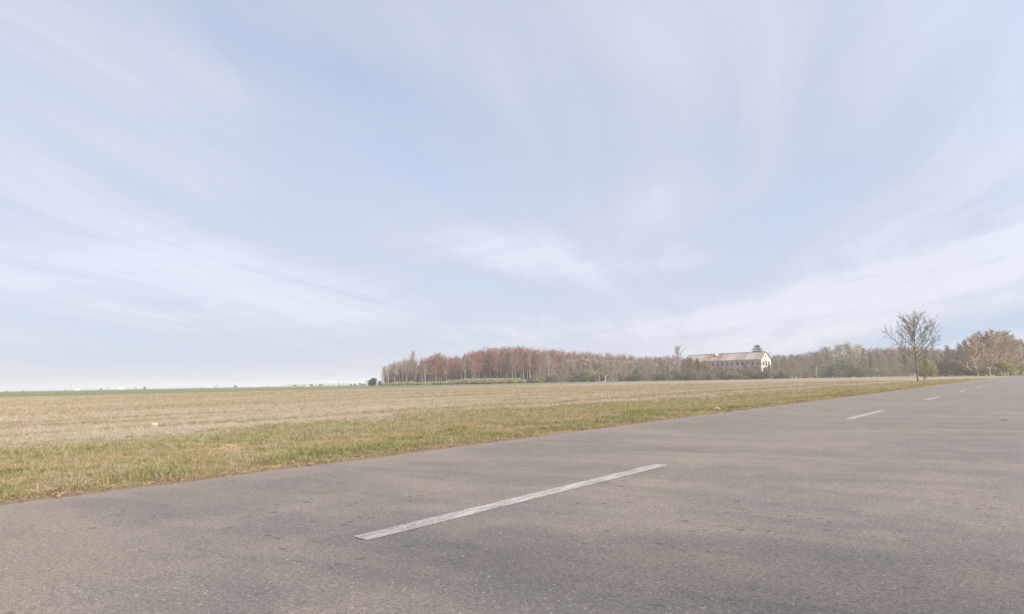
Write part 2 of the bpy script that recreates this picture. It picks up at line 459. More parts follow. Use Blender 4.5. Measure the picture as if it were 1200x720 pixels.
def far_tree(name, seed, kind, mats):
    """unit height 10 m; kinds: birch, round, shrub, bare, conifer, pine.  returns (root)"""
    rr = random.Random(seed)
    root = empty(name, (0, -50, -40))
    tr, cr = MB(), MB()
    H = 10.0
    if kind in ('birch', 'autumn', 'round', 'bare'):
        first = {'birch': .50, 'autumn': .38, 'round': .10, 'bare': .16}[kind]
        nprim = {'birch': 26, 'autumn': 30, 'round': 34, 'bare': 34}[kind]
        Lf = {'birch': .22, 'autumn': .30, 'round': .40, 'bare': .42}[kind]
        th = {'birch': (60, 20), 'autumn': (65, 20), 'round': (75, 12), 'bare': (60, 8)}[kind]
        tp, _ = branch_pts(rr, Vector((0, 0, -0.2)), Vector((rr.gauss(0, .03), rr.gauss(0, .03), 1)), H*0.95, 8, .04, .03)
        tr.tube(tp, [(0.17 if kind == 'birch' else .11)*(1-i/10)+.02 for i in range(9)], 5)
        for i in range(nprim):
            t = first+(0.97-first)*(i+rr.random()*.6)/nprim
            q = t*8; k = int(min(q, 7)); p = tp[k].lerp(tp[k+1], q-k)
            tn = (t-first)/(1-first)
            prof = {'birch': (1-tn)**.6*.8+.25, 'autumn': math.sin(min(1, tn*1.1+.25)*math.pi*.8)*.9+.2,
                    'round': math.sqrt(max(.05, 1-tn*tn)), 'bare': math.sqrt(max(.05, 1-tn*tn))*(.7+.5*tn)}[kind]
            L = H*Lf*prof*rr.uniform(.65, 1.15)
            pts, d = branch_pts(rr, p, dirv(i*2.399+rr.uniform(-.5, .5), R(th[0]+(th[1]-th[0])*tn+rr.uniform(-12, 12))), L, 4, .10, .12)
            tr.tube(pts, [.035*(1-j/5)+.008 for j in range(5)], 3)
            nl = {'birch': 15, 'autumn': 44, 'round': 52, 'bare': 0}[kind]
            ntw = {'birch': 9, 'autumn': 5, 'round': 10, 'bare': 34}[kind]
            for j in range(ntw):
                q2 = rr.uniform(.6, 4); k2 = int(min(q2, 3)); p2 = pts[k2].lerp(pts[k2+1], q2-k2)
                d2 = (pts[k2+1]-pts[k2]).normalized()+dirv(rr.uniform(0, 6.28), rr.uniform(0, 2.0))*.9+Vector((0, 0, .25))
                d2.normalize(); e = d2.orthogonal().normalized()*(rr.uniform(.018, .034) if kind != 'bare' else rr.uniform(.03, .055))
                L2 = rr.uniform(.35, .95)
                cr.poly([p2-e, p2+e, p2+d2*L2], 0)
            for j in range(nl):
                q2 = rr.uniform(.4, 4.2); k2 = int(min(q2, 3)); p2 = pts[k2].lerp(pts[k2+1], q2-k2)
                sg = .26 if kind != 'round' else .36
                p3 = p2+Vector((rr.gauss(0, sg), rr.gauss(0, sg), rr.gauss(0, sg*.8)))
                leaf_tri(cr, p3, rr.uniform(.12, .28) if kind == 'round' else rr.uniform(.09, .22) if kind == 'autumn' else rr.uniform(.07, .15), rr, 1)
    elif kind == 'shrub':
        # several stems from the ground, dense irregular mound of leaf-sized faces
        lobes = [(Vector((rr.gauss(0, 2.2), rr.gauss(0, 2.2), rr.uniform(1.6, 6.8))), rr.uniform(1.7, 3.0)) for _ in range(9)]
        for c, rad in lobes:
            pts, d = branch_pts(rr, Vector((rr.gauss(0, .5), rr.gauss(0, .5), -.2)), Vector((c.x*.5, c.y*.5, c.z)), c.length, 4, 0.02, .12)
            tr.tube(pts, [.09, .07, .05, .035, .02], 3)
            for j in range(150):
                v = Vector((rr.gauss(0, 1), rr.gauss(0, 1), rr.gauss(0, 1))).normalized()*rad*rr.random()**.4
                p3 = c+v
                if p3.z < .1: p3.z = abs(p3.z)+.1
                leaf_tri(cr, p3, rr.uniform(.25, .60), rr, 1)
            for j in range(16):
                v = dirv(rr.uniform(0, 6.28), rr.uniform(0, 1.3))
                p0 = c+v*rad*.5; e = v.orthogonal().normalized()*.03
                cr.poly([p0-e, p0+e, p0+v*rad*rr.uniform(.6, .95)], 0)
    elif kind == 'mound':
        for k in range(16):
            c = Vector((rr.gauss(0, 1.7), rr.gauss(0, 1.7), rr.uniform(1.2, 6.6))); rad = rr.uniform(2.0, 2.9)
            pts, d = branch_pts(rr, Vector((rr.gauss(0, .5), rr.gauss(0, .5), -.2)), Vector((c.x*.5, c.y*.5, c.z)), c.length, 4, 0.02, .12)
            tr.tube(pts, [.12, .09, .07, .05, .03], 3)
            for j in range(170):
                v = Vector((rr.gauss(0, 1), rr.gauss(0, 1), rr.gauss(0, 1))).normalized()*rad*rr.random()**.4
                p3 = c+v; p3.z = abs(p3.z)
                leaf_tri(cr, p3, rr.uniform(.25, .60), rr, 1)
    elif kind == 'conifer':
        tr.tube([(0, 0, -.2), (0, 0, 5), (0, 0, 9.9)], [.16, .09, .01], 5)
        for i in range(46):
            z = .9+8.8*i/46; Lb = (10-z)*.26*rr.uniform(.7, 1.15)+.12; a = i*2.4
            pts = [Vector((0, 0, z)), Vector((math.cos(a)*Lb*.6, math.sin(a)*Lb*.6, z-.05*Lb)), Vector((math.cos(a)*Lb, math.sin(a)*Lb, z-.22*Lb))]
            tr.tube(pts, [.03, .02, .01], 3)
            for j in range(26):
                p = pts[0].lerp(pts[2], rr.uniform(.1, 1.05))+Vector((rr.gauss(0, .12), rr.gauss(0, .12), rr.gauss(-.06, .1)))
                leaf_tri(cr, p, rr.uniform(.08, .18), rr, 1)
    elif kind == 'pine':
        # tall stem with flat, layered umbrella of needles
        tp, _ = branch_pts(rr, Vector((0, 0, -.2)), Vector((.02, 0, 1)), 9.7, 8, .03, .03)
        tr.tube(tp, [.16*(1-i/9)+.02 for i in range(9)], 5)
        for z, rad, n, a0 in ((7.4, .75, 3, .3), (8.15, 1.15, 6, 0), (8.75, 1.1, 6, 1.0), (9.35, .55, 4, .5), (9.8, .25, 2, .1)):
            for i in range(n):
                a = a0+i*6.283/n+rr.uniform(-.3, .3); L = rad*rr.uniform(.6, 1.25)
                e = Vector((math.cos(a)*L, math.sin(a)*L, z+.1*L))
                tr.tube([Vector((.2, 0, z-.25)), e], [.035, .012], 3)
                for j in range(70):
                    p = Vector((.2, 0, z-.2)).lerp(e, rr.uniform(.35, 1.1))+Vector((rr.gauss(0, .2), rr.gauss(0, .2), rr.gauss(0, .085)))
                    leaf_tri(cr, p, rr.uniform(.07, .15), rr, 1)
    t = tr.build('trunk', mats[0], root)
    c = cr.build('crown', [mats[0], mats[1]], root)
    KIDS[root.name] = [t, c]
    return root

def leafm(name, a, b, **k): return simple(name, a, b, 0.9, by_object=0.55, trans=0.25, **k)
M['russet'] = leafm('russet_leaves', (0.23, 0.088, 0.058), (0.29, 0.145, 0.095))
M['rust_bright'] = leafm('bright_rust_leaves', (0.36, 0.12, 0.065), (0.30, 0.12, 0.07))
M['brownish'] = leafm('withered_leaves', (0.20, 0.13, 0.09), (0.28, 0.19, 0.13))
M['tan_leaf'] = leafm('tan_willow_leaves', (0.30, 0.225, 0.12), (0.25, 0.215, 0.105))
M['olive'] = leafm('olive_leaves', (0.145, 0.14, 0.06), (0.21, 0.18, 0.085))
M['dark_green'] = leafm('dark_green_leaves', (0.06, 0.075, 0.038), (0.105, 0.11, 0.055))
M['needle'] = leafm('pine_needles', (0.03, 0.05, 0.035), (0.05, 0.07, 0.04))
M['yellow_green'] = leafm('yellow_green_leaves', (0.22, 0.23, 0.07), (0.27, 0.24, 0.09))
M['pale_green'] = leafm('pale_green_leaves', (0.34, 0.33, 0.24), (0.42, 0.39, 0.30))
M['mauve'] = leafm('mauve_grey_leaves', (0.22, 0.165, 0.13), (0.27, 0.205, 0.16))
M['bramble'] = leafm('bramble_leaves', (0.32, 0.29, 0.14), (0.40, 0.34, 0.19))
M['roadside_leaf'] = leafm('small_autumn_leaves', (0.20, 0.185, 0.09), (0.31, 0.26, 0.14))

# prototypes (the first placement of each kind moves the prototype itself)
PROTO = {}
ZONES = [(482, 'at the left end of the wood'), (508, 'left of the bright rust crown'), (560, 'right of the bright rust crown'), (605, 'at the highest part of the wood'),
         (645, 'just left of the dark hedge'), (698, 'left of the masonry pillars'), (755, 'right of the masonry pillars'), (806, 'left of the ruin'), (905, 'beside the ruin'),
         (962, 'right of the white gable'), (1013, 'below the pale crowns'), (1072, 'between spruce and lone tree'), (9999, 'right of the lone tree')]
def zone(px):
    for a, t in ZONES:
        if px < a: return t
def proto(key, names, kind, mats, seeds):
    PROTO[key] = [[far_tree(names, sd, kind, mats), False] for sd in seeds]
proto('birch', 'birch_tree', 'birch', (M['bark_pale'], M['brownish']), (1, 2, 3, 4))
proto('birch_bare', 'birch_tree', 'birch', (M['bark_pale'], M['mauve']), (5, 6, 7))
proto('autumn', 'autumn_tree', 'autumn', (M['bark_grey'], M['russet']), (11, 12, 13, 14))
proto('autumn_bright', 'autumn_tree', 'autumn', (M['bark_grey'], M['rust_bright']), (15,))
proto('autumn_brown', 'autumn_tree', 'autumn', (M['bark_grey'], M['brownish']), (16, 17, 18))
proto('scrub', 'willow_tree', 'round', (M['bark_grey'], M['tan_leaf']), (21, 22, 23, 24))
proto('scrub_mauve', 'field_tree', 'round', (M['bark_grey'], M['mauve']), (25, 26, 27))
proto('scrub_olive', 'field_tree', 'round', (M['bark_grey'], M['olive']), (28, 29))
proto('pale', 'poplar_tree', 'round', (M['bark_pale'], M['pale_green']), (31, 32))
proto('bare', 'bare_tree', 'bare', (M['bark_grey'], M['bark_grey']), (41, 42, 43))
proto('shrub', 'shrub', 'shrub', (M['bark'], M['dark_green']), (51, 52, 53))
proto('mound', 'shrub', 'mound', (M['bark'], M['dark_green']), (59,))
proto('shrub_olive', 'shrub', 'shrub', (M['bark'], M['olive']), (54, 55))
proto('shrub_yellow', 'shrub', 'shrub', (M['bark'], M['yellow_green']), (56,))
proto('bramble', 'bramble_bush', 'shrub', (M['bark'], M['bramble']), (57, 58))
proto('conifer', 'spruce_tree', 'conifer', (M['bark'], M['needle']), (61,))
proto('pine', 'pine_tree', 'pine', (M['bark'], M['needle']), (62,))

ZG = ('birches', 'reddish brown trees', 'russet trees', 'russet treetops', 'tan willows', 'mauve brown trees', 'olive brown trees', 'dark hedge bushes', 'brambles')
def plant(key, px, depth, h, label, cat, group=None, wide=1.0):
    if group and px > 446 and group in ZG:
        label, group = label+' '+zone(px), group+' '+zone(px)
    pr = rnd.choice(PROTO[key])
    x, y = at(px, depth); s = h/10.0
    sc_ = (s*wide, s*wide, s); rz = rnd.uniform(0, 6.28)
    if not pr[1]:
        r = pr[0]; pr[1] = True
        r.location = (x, y, -0.03); r.rotation_euler = (0, 0, rz); r.scale = sc_
        tag(r, label, cat, group)
        return r
    return dup(pr[0], (x, y, -0.03), rz, sc_, label, cat, group)
def interp(tab, x):
    return float(np.interp(x, [t[0] for t in tab], [t[1] for t in tab]))

TOP = [(446,434),(452,428),(462,426),(472,424),(482,421),(495,423),(508,420),(514,417),(524,421),(536,420),(548,416),(560,413),(575,412),(590,410),(610,410),(625,411.5),(640,413),(665,414),(690,414.5),(715,416.5),(740,418.5),(760,420),(785,419),(810,420),(850,418),(905,416.5),(925,415.5),(945,415),(960,411),(1000,410),(1020,409),(1060,408),(1100,408),(1125,412),(1150,412)]
G_B = 'birches'
G_R = 'russet trees'
# the wood, left half: pale stems in front of russet crowns
px = 449.0
while px < 645:
    d = 492+rnd.uniform(-8, 22)
    top = interp(TOP, px)+rnd.uniform(-0.5, 3.5)
    key = rnd.choice(['birch', 'birch', 'birch_bare', 'autumn_brown'] if px < 505 else ['birch', 'autumn', 'autumn', 'autumn', 'birch_bare', 'autumn_brown', 'autumn_brown'])
    if px < 470: key = rnd.choice(['birch_bare', 'birch'])
    if key.startswith('birch'):
        plant(key, px, d, hgt(px, top, d), 'slim birch with a pale upright stem', 'tree', G_B, 1.0)
    else:
        plant(key, px, d, hgt(px, top, d), 'reddish brown tree with a grey stem', 'tree', 'reddish brown trees', 1.0)
    px += rnd.uniform(2.4, 4.2)
px = 458.0
while px < 660:
    d = 530+rnd.uniform(-10, 40)
    top = interp(TOP, px)+rnd.uniform(-1.2, 2.5)
    key = rnd.choice(['autumn_brown', 'birch'] if px < 495 else ['autumn', 'autumn', 'autumn_brown', 'autumn'])
    plant(key, px, d, hgt(px, top, d), 'russet crown rising behind the birch stems', 'tree', G_R, 1.15)
    px += rnd.uniform(2.6, 4.2)
plant('autumn_bright', 513, 500, hgt(513, 417.5, 500), 'rounded bright rust red crown standing out above the left part of the wood', 'tree', None, 1.5)
plant('bare', 485, 540, hgt(485, 413.5, 540), 'thin leafless tree poking above the wood near its left end', 'tree', None, .95)
# the wood, right half: red band far behind, tan willows in front of it
px = 640.0
while px < 800:
    d = 640+rnd.uniform(-20, 60)
    plant(rnd.choice(['autumn', 'autumn', 'autumn_brown']), px, d, hgt(px, interp(TOP, px)+rnd.uniform(-.6, 2), d),
          'russet treetop behind the tan willows', 'tree', 'russet treetops', 1.3)
    px += rnd.uniform(2.6, 4.4)
px = 626.0
while px < 812:
    t = interp([(626,436),(640,427),(660,425),(690,424.5),(720,424.5),(760,425.5),(800,426),(812,430)], px)
    d = 520+rnd.uniform(-10, 40)
    plant(rnd.choice(['scrub', 'scrub', 'scrub', 'scrub_mauve', 'scrub_olive'] if px > 655 else ['scrub', 'scrub_mauve']), px, d, hgt(px, t+rnd.uniform(-2, 4), d),
          'rounded tan willow above the dark hedge', 'tree', 'tan willows', 1.05)
    px += rnd.uniform(3.4, 5.6)
# woods behind and right of the building
px = 806.0
while px < 1165:
    d = 560+rnd.uniform(-20, 70)
    key = rnd.choice(['autumn_brown', 'scrub_mauve', 'scrub_mauve', 'autumn', 'scrub_olive'])
    plant(key, px, d, hgt(px, interp(TOP, px)+rnd.uniform(0, 3), d),
          'mauve brown tree on the far skyline', 'tree', 'mauve brown trees', 1.25)
    px += rnd.uniform(3.2, 5.2)
px = 908.0
while px < 1130:
    d = 490+rnd.uniform(-10, 35)
    t = interp([(908,424),(930,421),(955,420),(975,416),(1010,418),(1040,416),(1080,414),(1130,418)], px)
    plant(rnd.choice(['scrub_mauve', 'scrub_olive', 'scrub', 'scrub_olive']), px, d, hgt(px, t+rnd.uniform(-1, 5), d),
          'twiggy olive brown tree in the belt', 'tree', 'olive brown trees', 1.0)
    px += rnd.uniform(3.6, 6.0)
for px, top, w in ((972, 407, 1.2), (985, 404, 1.25), (999, 403, 1.25), (1010, 405, 1.1)):
    plant('pale', px, 520, hgt(px, top, 520), 'pale greyish green tall crown in the clump right of the ruin', 'tree', 'four pale tall crowns right of the ruin', w)
plant('conifer', 1013, 474, hgt(1013, 407, 474), 'dark narrow spruce in front of the pale crowns', 'tree', None, 1.0)
plant('conifer', 1021, 480, hgt(1021, 411.5, 480), 'lower dark spruce just right of the narrow spruce', 'tree', None, 1.1)
for px, top, w in ((974, 426, 1.2), (984, 422.5, 1.1), (997, 423.5, 1.1), (1007, 425, 1.2)):
    plant('shrub', px, 448, hgt(px, top, 448), 'rounded olive green bush in the row below the pale crowns', 'shrub', 'four rounded olive bushes', w)
plant('shrub_yellow', 981, 462, hgt(981, 432, 462), 'small yellow green bush at the foot of the olive bushes', 'shrub', None, .5)
plant('pale', 957, 474, hgt(957, 429, 474), 'small pale slim tree left of the olive bushes', 'tree', None, .45)
plant('bare', 797, 500, hgt(797, 407, 500), 'tall leafless grey tree at the left end of the ruined building', 'tree', None, 1.3)
plant('shrub', 748, 505, hgt(748, 429, 505), 'dark green taller bush in the hedge at the middle of the tree belt', 'shrub', None, .7)
plant('shrub_yellow', 693, 500, hgt(693, 427, 500), 'yellowish green rounded tree above the dark hedge left of centre', 'shrub', None, .8)
# low dark hedge along the field's far edge
px = 622.0
while px < 1150:
    d = (398 if 796 < px < 925 else 470)+rnd.uniform(-5, 12)
    t = interp([(622,441),(640,437),(668,432),(690,434),(720,436),(760,434),(800,434),(830,432),(860,434),(885,432),(930,434),(960,431),(1040,430),(1100,429),(1150,428)], px)+rnd.uniform(-1.5, 3)
    plant(rnd.choice(['shrub', 'shrub_olive', 'scrub_mauve', 'scrub_olive'] if px > 790 else ['shrub', 'shrub_olive', 'scrub_mauve', 'scrub', 'shrub']), px, d, max(2.5, hgt(px, t, d)), 'dark bush along the far field edge', 'shrub', 'dark hedge bushes', 1.2)
    px += rnd.uniform(3.8, 6.4)
# thin leafless stems in front of the ruin
px = 812.0
while px < 905:
    d = 416+rnd.uniform(-8, 6)
    plant('bare', px, d, hgt(px, rnd.uniform(427, 434), d), 'slim leafless sapling in front of the ruined building', 'sapling', 'leafless saplings before the ruin', .8)
    px += rnd.uniform(2.2, 3.6)
plant('scrub_olive', 832, 425, hgt(832, 426, 425), 'olive brown rounded tree before the left half of the ruin', 'tree', None, 1.1)
plant('scrub', 822, 412, hgt(822, 428, 412), 'tan bushy tree near the left end of the ruin front', 'tree', None, 1.2)
plant('scrub_mauve', 848, 415, hgt(848, 431, 415), 'mauve bushy tree before the middle of the ruin', 'tree', None, 1.1)
plant('scrub', 862, 410, hgt(862, 434, 410), 'low tan bush before the right half of the ruin', 'tree', None, 1.1)
plant('scrub_olive', 888, 408, hgt(888, 433, 408), 'olive bush below the corner of the white gable', 'tree', None, 1.1)
plant('scrub', 812, 412, hgt(812, 423, 412), 'tall tan tree hiding the left end of the ruin', 'tree', None, 1.1)
plant('scrub_mauve', 802, 418, hgt(802, 421, 418), 'mauve tree left of the ruin front', 'tree', None, 1.1)
plant('scrub', 806, 430, hgt(806, 428, 430), 'tan rounded tree before the left corner of the ruin', 'tree', None, .9)
for px, t, k_ in ((807, 419, 'scrub_mauve'), (811, 420, 'scrub'), (817, 421, 'scrub_olive'), (826, 423, 'scrub_mauve'), (814, 424, 'scrub'), (823, 426, 'scrub_mauve'), (834, 427, 'scrub'), (845, 429, 'scrub_olive'), (861, 431, 'scrub'), (873, 431, 'scrub_mauve'), (886, 432, 'scrub'), (903, 428, 'scrub_olive'), (818, 427, 'scrub_mauve'), (828, 429, 'scrub_olive'), (839, 430, 'scrub_mauve'), (855, 432, 'scrub_mauve'), (868, 433, 'scrub_olive'), (879, 431, 'scrub_mauve'), (898, 432, 'scrub_olive')):
    plant(k_, px, 405, hgt(px, t, 405), 'twiggy thin tree screening the lower storeys of the ruin', 'tree', 'thin trees screening the ruin', 1.15)
for px, t in ((884, 436), (893, 435), (900, 434), (907, 435), (915, 434)):
    plant('shrub', px, 402, hgt(px, t, 402), 'dark bush at the foot of the white gable', 'shrub', 'dark bushes at the foot of the white gable', 1.3)
plant('scrub_olive', 875, 410, hgt(875, 430, 410), 'low green brown tree before the right half of the ruin', 'tree', None, 1.1)
plant('scrub_olive', 911, 425, hgt(910, 424, 425), 'green brown tree hiding the foot of the white gable', 'tree', None, .9)
# brambles at the foot of the wood, left
px = 447.0
while px < 632:
    d = 468+rnd.uniform(-6, 8)
    t = interp([(447,447.5),(470,446),(500,446.5),(540,444),(555,442.5),(600,442.5),(632,443.5)], px)+rnd.uniform(-.4, 1.2)
    plant('bramble', px, d, hgt(px, t, d), 'low yellowish bramble bush', 'bush', 'brambles', 2.6)
    px += rnd.uniform(3.8, 6)
plant('mound', 436.5, 500, hgt(436.5, 440.8, 500), 'round dark bush standing alone just left of the wood', 'shrub', None, 1.15)
plant('shrub', 446, 510, hgt(446, 445, 510), 'lower dark bush between the round bush and the wood', 'shrub', None, 1.2)
plant('bare', 450, 505, hgt(450, 431, 505), 'leafless grey tree at the very left end of the wood', 'tree', None, .9)

# ------------------------------------------------------------------ roadside clump at the right
M['twig_pink'] = simple('pinkish_twigs', (0.31, 0.235, 0.185), (0.38, 0.295, 0.235), 1.0)
M['twig_leaf'] = leafm('olive_tan_leaves', (0.37, 0.295, 0.18), (0.31, 0.265, 0.15))
M['leaf_tan'] = leafm('tan_small_leaves', (0.25, 0.20, 0.12), (0.20, 0.18, 0.09))
A1 = detail_tree('roadside_tree', 101, 15.0, .20, .10, 22, 62, 14, .50, .8, .15, (M['twig_pink'], M['twig_leaf']), sub=(14, 10), per=2, rmin=.028, loc=(0, -60, -60))
A2 = detail_tree('roadside_tree', 102, 14.0, .18, .08, 22, 66, 12, .52, .55, .14, (M['twig_pink'], M['twig_leaf']), sub=(14, 10), per=2, rmin=.028, loc=(0, -60, -60))
A3 = detail_tree('roadside_tree', 103, 14.0, .18, .08, 20, 60, 12, .48, .3, .15, (M['bark_grey'], M['roadside_leaf']), sub=(14, 10), per=2, rmin=.026, loc=(0, -60, -60))
A_used = {}
def place_a(A, base_h, px, depth, top, label, group=None, w=1.0):
    x, y = at(px, depth); s = hgt(px, top, depth)/base_h
    loc, rz = (x, y, 0), rnd.uniform(0, 6.28)
    if A.name in A_used: r = dup(A, loc, rz, (s*w, s*w, s), label, 'tree', group)
    else:
        A_used[A.name] = 1; r = A; r.location = loc; r.rotation_euler = (0, 0, rz); r.scale = (s*w, s*w, s); tag(r, label, 'tree', group)
    return r
place_a(A1, 15, 1146, 262, 397, 'pinkish twiggy tree with a clear trunk at the left of the roadside clump', None, 1.35)
place_a(A2, 14, 1160, 270, 392, 'tall pinkish bare tree in the middle of the roadside clump', None, 1.35)
place_a(A2, 14, 1172, 275, 390.5, 'tallest twiggy tree with tan leaves at the right of the roadside clump', None, 1.35)
place_a(A1, 15, 1184, 300, 392, 'tan leaved twiggy tree leaning over the yellow green bush by the road', None, 1.35)
place_a(A3, 14, 1192, 330, 396, 'grey bare tree behind the yellow green bush by the road')
place_a(A3, 14, 1203, 350, 400, 'grey bare tree at the very right edge of the view')
place_a(A3, 14, 1135, 330, 401, 'grey leafless tree behind the left end of the roadside clump')
place_a(A3, 14, 1126, 340, 405, 'small mauve bare tree between the lone tree and the roadside clump')
place_a(A3, 14, 1112, 360, 407, 'mauve bare tree in the dark scrub right of the lone tree')
def shrub_at(key, px, d, top, label, w=1.0, cat='shrub', group=None):
    return plant(key, px, d, hgt(px, top, d), label, cat, group, w)
shrub_at('shrub_yellow', 1182, 262, 417, 'bright yellow green bush by the far end of the road', 1.15)
shrub_at('shrub_yellow', 1192, 280, 420, 'second yellow green bush nearer the road end', 1.0)
shrub_at('shrub_olive', 1201, 300, 424, 'green bush right at the road end', 1.0)
for q, (px, d, t) in enumerate(((1100, 380, 415), (1108, 370, 418), (1117, 360, 416), (1126, 350, 414), (1134, 330, 418), (1141, 300, 424), (1150, 290, 424), (1160, 300, 420), (1170, 290, 424), (1092, 400, 420), (1084, 410, 422))):
    shrub_at('shrub' if q % 2 else 'shrub_olive', px, d, t, 'dark scrubby bush between the lone tree and the roadside clump', 1.2, 'shrub', 'dark scrub beside the lone tree')
for px, d, t in ((1098, 410, 412), (1120, 400, 410), (1142, 390, 408), (1158, 380, 404), (1176, 370, 404), (1190, 380, 408)):
    plant('scrub_mauve', px, d, hgt(px, t, d), 'mauve brown tree in the wood behind the roadside clump', 'tree', 'mauve trees behind the roadside clump', 1.2)
for px, t, tx in ((1139, 405, 'pale tan rounded tree at the left foot of the roadside clump'), (1153, 401, 'pale tan bushy tree behind the trunks of the roadside clump'), (1168, 398, 'rounded tan tree filling the middle of the roadside clump'), (1180, 399, 'rounded tan tree above the yellow green bush by the road'), (1196, 402, 'rounded tan tree at the right edge above the road end')):
    plant('scrub', px, 315, hgt(px, t, 315), tx, 'tree', None, 1.1)
plant('scrub_olive', 1062, 300, hgt(1062, 412, 300)*.9, 'bushy olive tree just left behind the lone tree', 'tree', None, .8)
plant('shrub_yellow', 1090, 300, hgt(1090, 405, 300)*.85, 'yellow green leafy young tree just right behind the lone tree', 'tree', None, .55)

# ------------------------------------------------------------------ the lone tree on the verge
x, y = -13.86, 114.5
LT = detail_tree('lone_tree', 213, 11.3, .13, .33, 24, 62, 28, .56, .50, .09, (M['bark_warm'], M['roadside_leaf']), lean=-0.03,
                 sub=(13, 9), per=2, rmin=.006, loc=(x, y, -0.02), rz=R(20), s=(0.90, 0.90, 0.86))
tag(LT, 'slender lone tree with small sparse leaves on the grass verge beside the road', 'tree')
x, y = at(1083, 112)
BR = detail_tree('bush_sapling', 8, 1.3, .02, .1, 9, 60, 20, .5, .8, .06, (M['bark'], M['yellow_green']), sub=(5, 4), per=2, rmin=.004, loc=(x, y, 0))
tag(BR, 'tiny leafy sapling growing beside the foot of the lone tree', 'sapling')

# ------------------------------------------------------------------ trees on the near side, out of frame on the right, whose shade falls on the tarmac
N1 = detail_tree('verge_tree', 301, 11.0, .15, .22, 22, 60, 20, .46, .22, .09, (M['bark'], M['roadside_leaf']), sub=(8, 6), per=2, rmin=.007, loc=(15.0, 5.0, -.2))
tag(N1, 'bare branched roadside tree right of the road', 'tree', 'roadside trees right of the road')
for (x, y, s) in ((15.5, -1.5, 1.1), (19, 18, 1.1), (20.5, 33, 1.1)):
    dup(N1, (x, y, -.2), rnd.uniform(0, 6), s, 'bare branched roadside tree right of the road', 'tree', 'roadside trees right of the road')

# ------------------------------------------------------------------ the ruined building
def mat_plaster(name, base, dirty, brick, amt):
    m, nt, b = new_mat(name, 0.9, 0.15)
    p = pos(nt); x, y, z = sep(nt, p)
    a = noise(nt, p, 0.35, 5.0, 0.6); s = noise(nt, comb(nt, x*1.2, y*1.2, z*0.25), 1.0, 5.0, 0.65)
    c = mix(nt, s.ss(0.42, 0.66)*0.7, base, dirty)
    c = mix(nt, a.ss(amt, amt+.05), c, brick)
    nt.links.new(c.s, b.inputs['Base Color']); bump(nt, b, a+s, .4, .05)
    return m
M['wall_grey'] = mat_plaster('stained_plaster', (0.46, 0.375, 0.35), (0.25, 0.19, 0.17), (0.24, 0.14, 0.11), .57)
M['wall_white'] = mat_plaster('peeling_white_plaster', (0.50, 0.47, 0.42), (0.31, 0.265, 0.23), (0.25, 0.16, 0.12), .52)
M['tile_red'] = simple('old_red_tiles', (0.27, 0.15, 0.12), (0.37, 0.25, 0.20), .8)
M['tile_grey'] = simple('faded_tiles', (0.35, 0.30, 0.275), (0.43, 0.37, 0.34), .6)
M['tile_moss'] = simple('mossy_tiles', (0.29, 0.235, 0.17), (0.37, 0.29, 0.235), .6)
M['wood_old'] = simple('old_timber', (0.10, 0.07, 0.05), (0.16, 0.12, 0.09), 4.0)
M['dark_glass'] = simple('broken_dark_pane', (0.02, 0.02, 0.022), (0.045, 0.042, 0.04), 2.0, .3, .5)
M['white_sheet'] = simple('white_sheeting', (0.70, 0.68, 0.66), (0.60, 0.57, 0.54), 1.0)
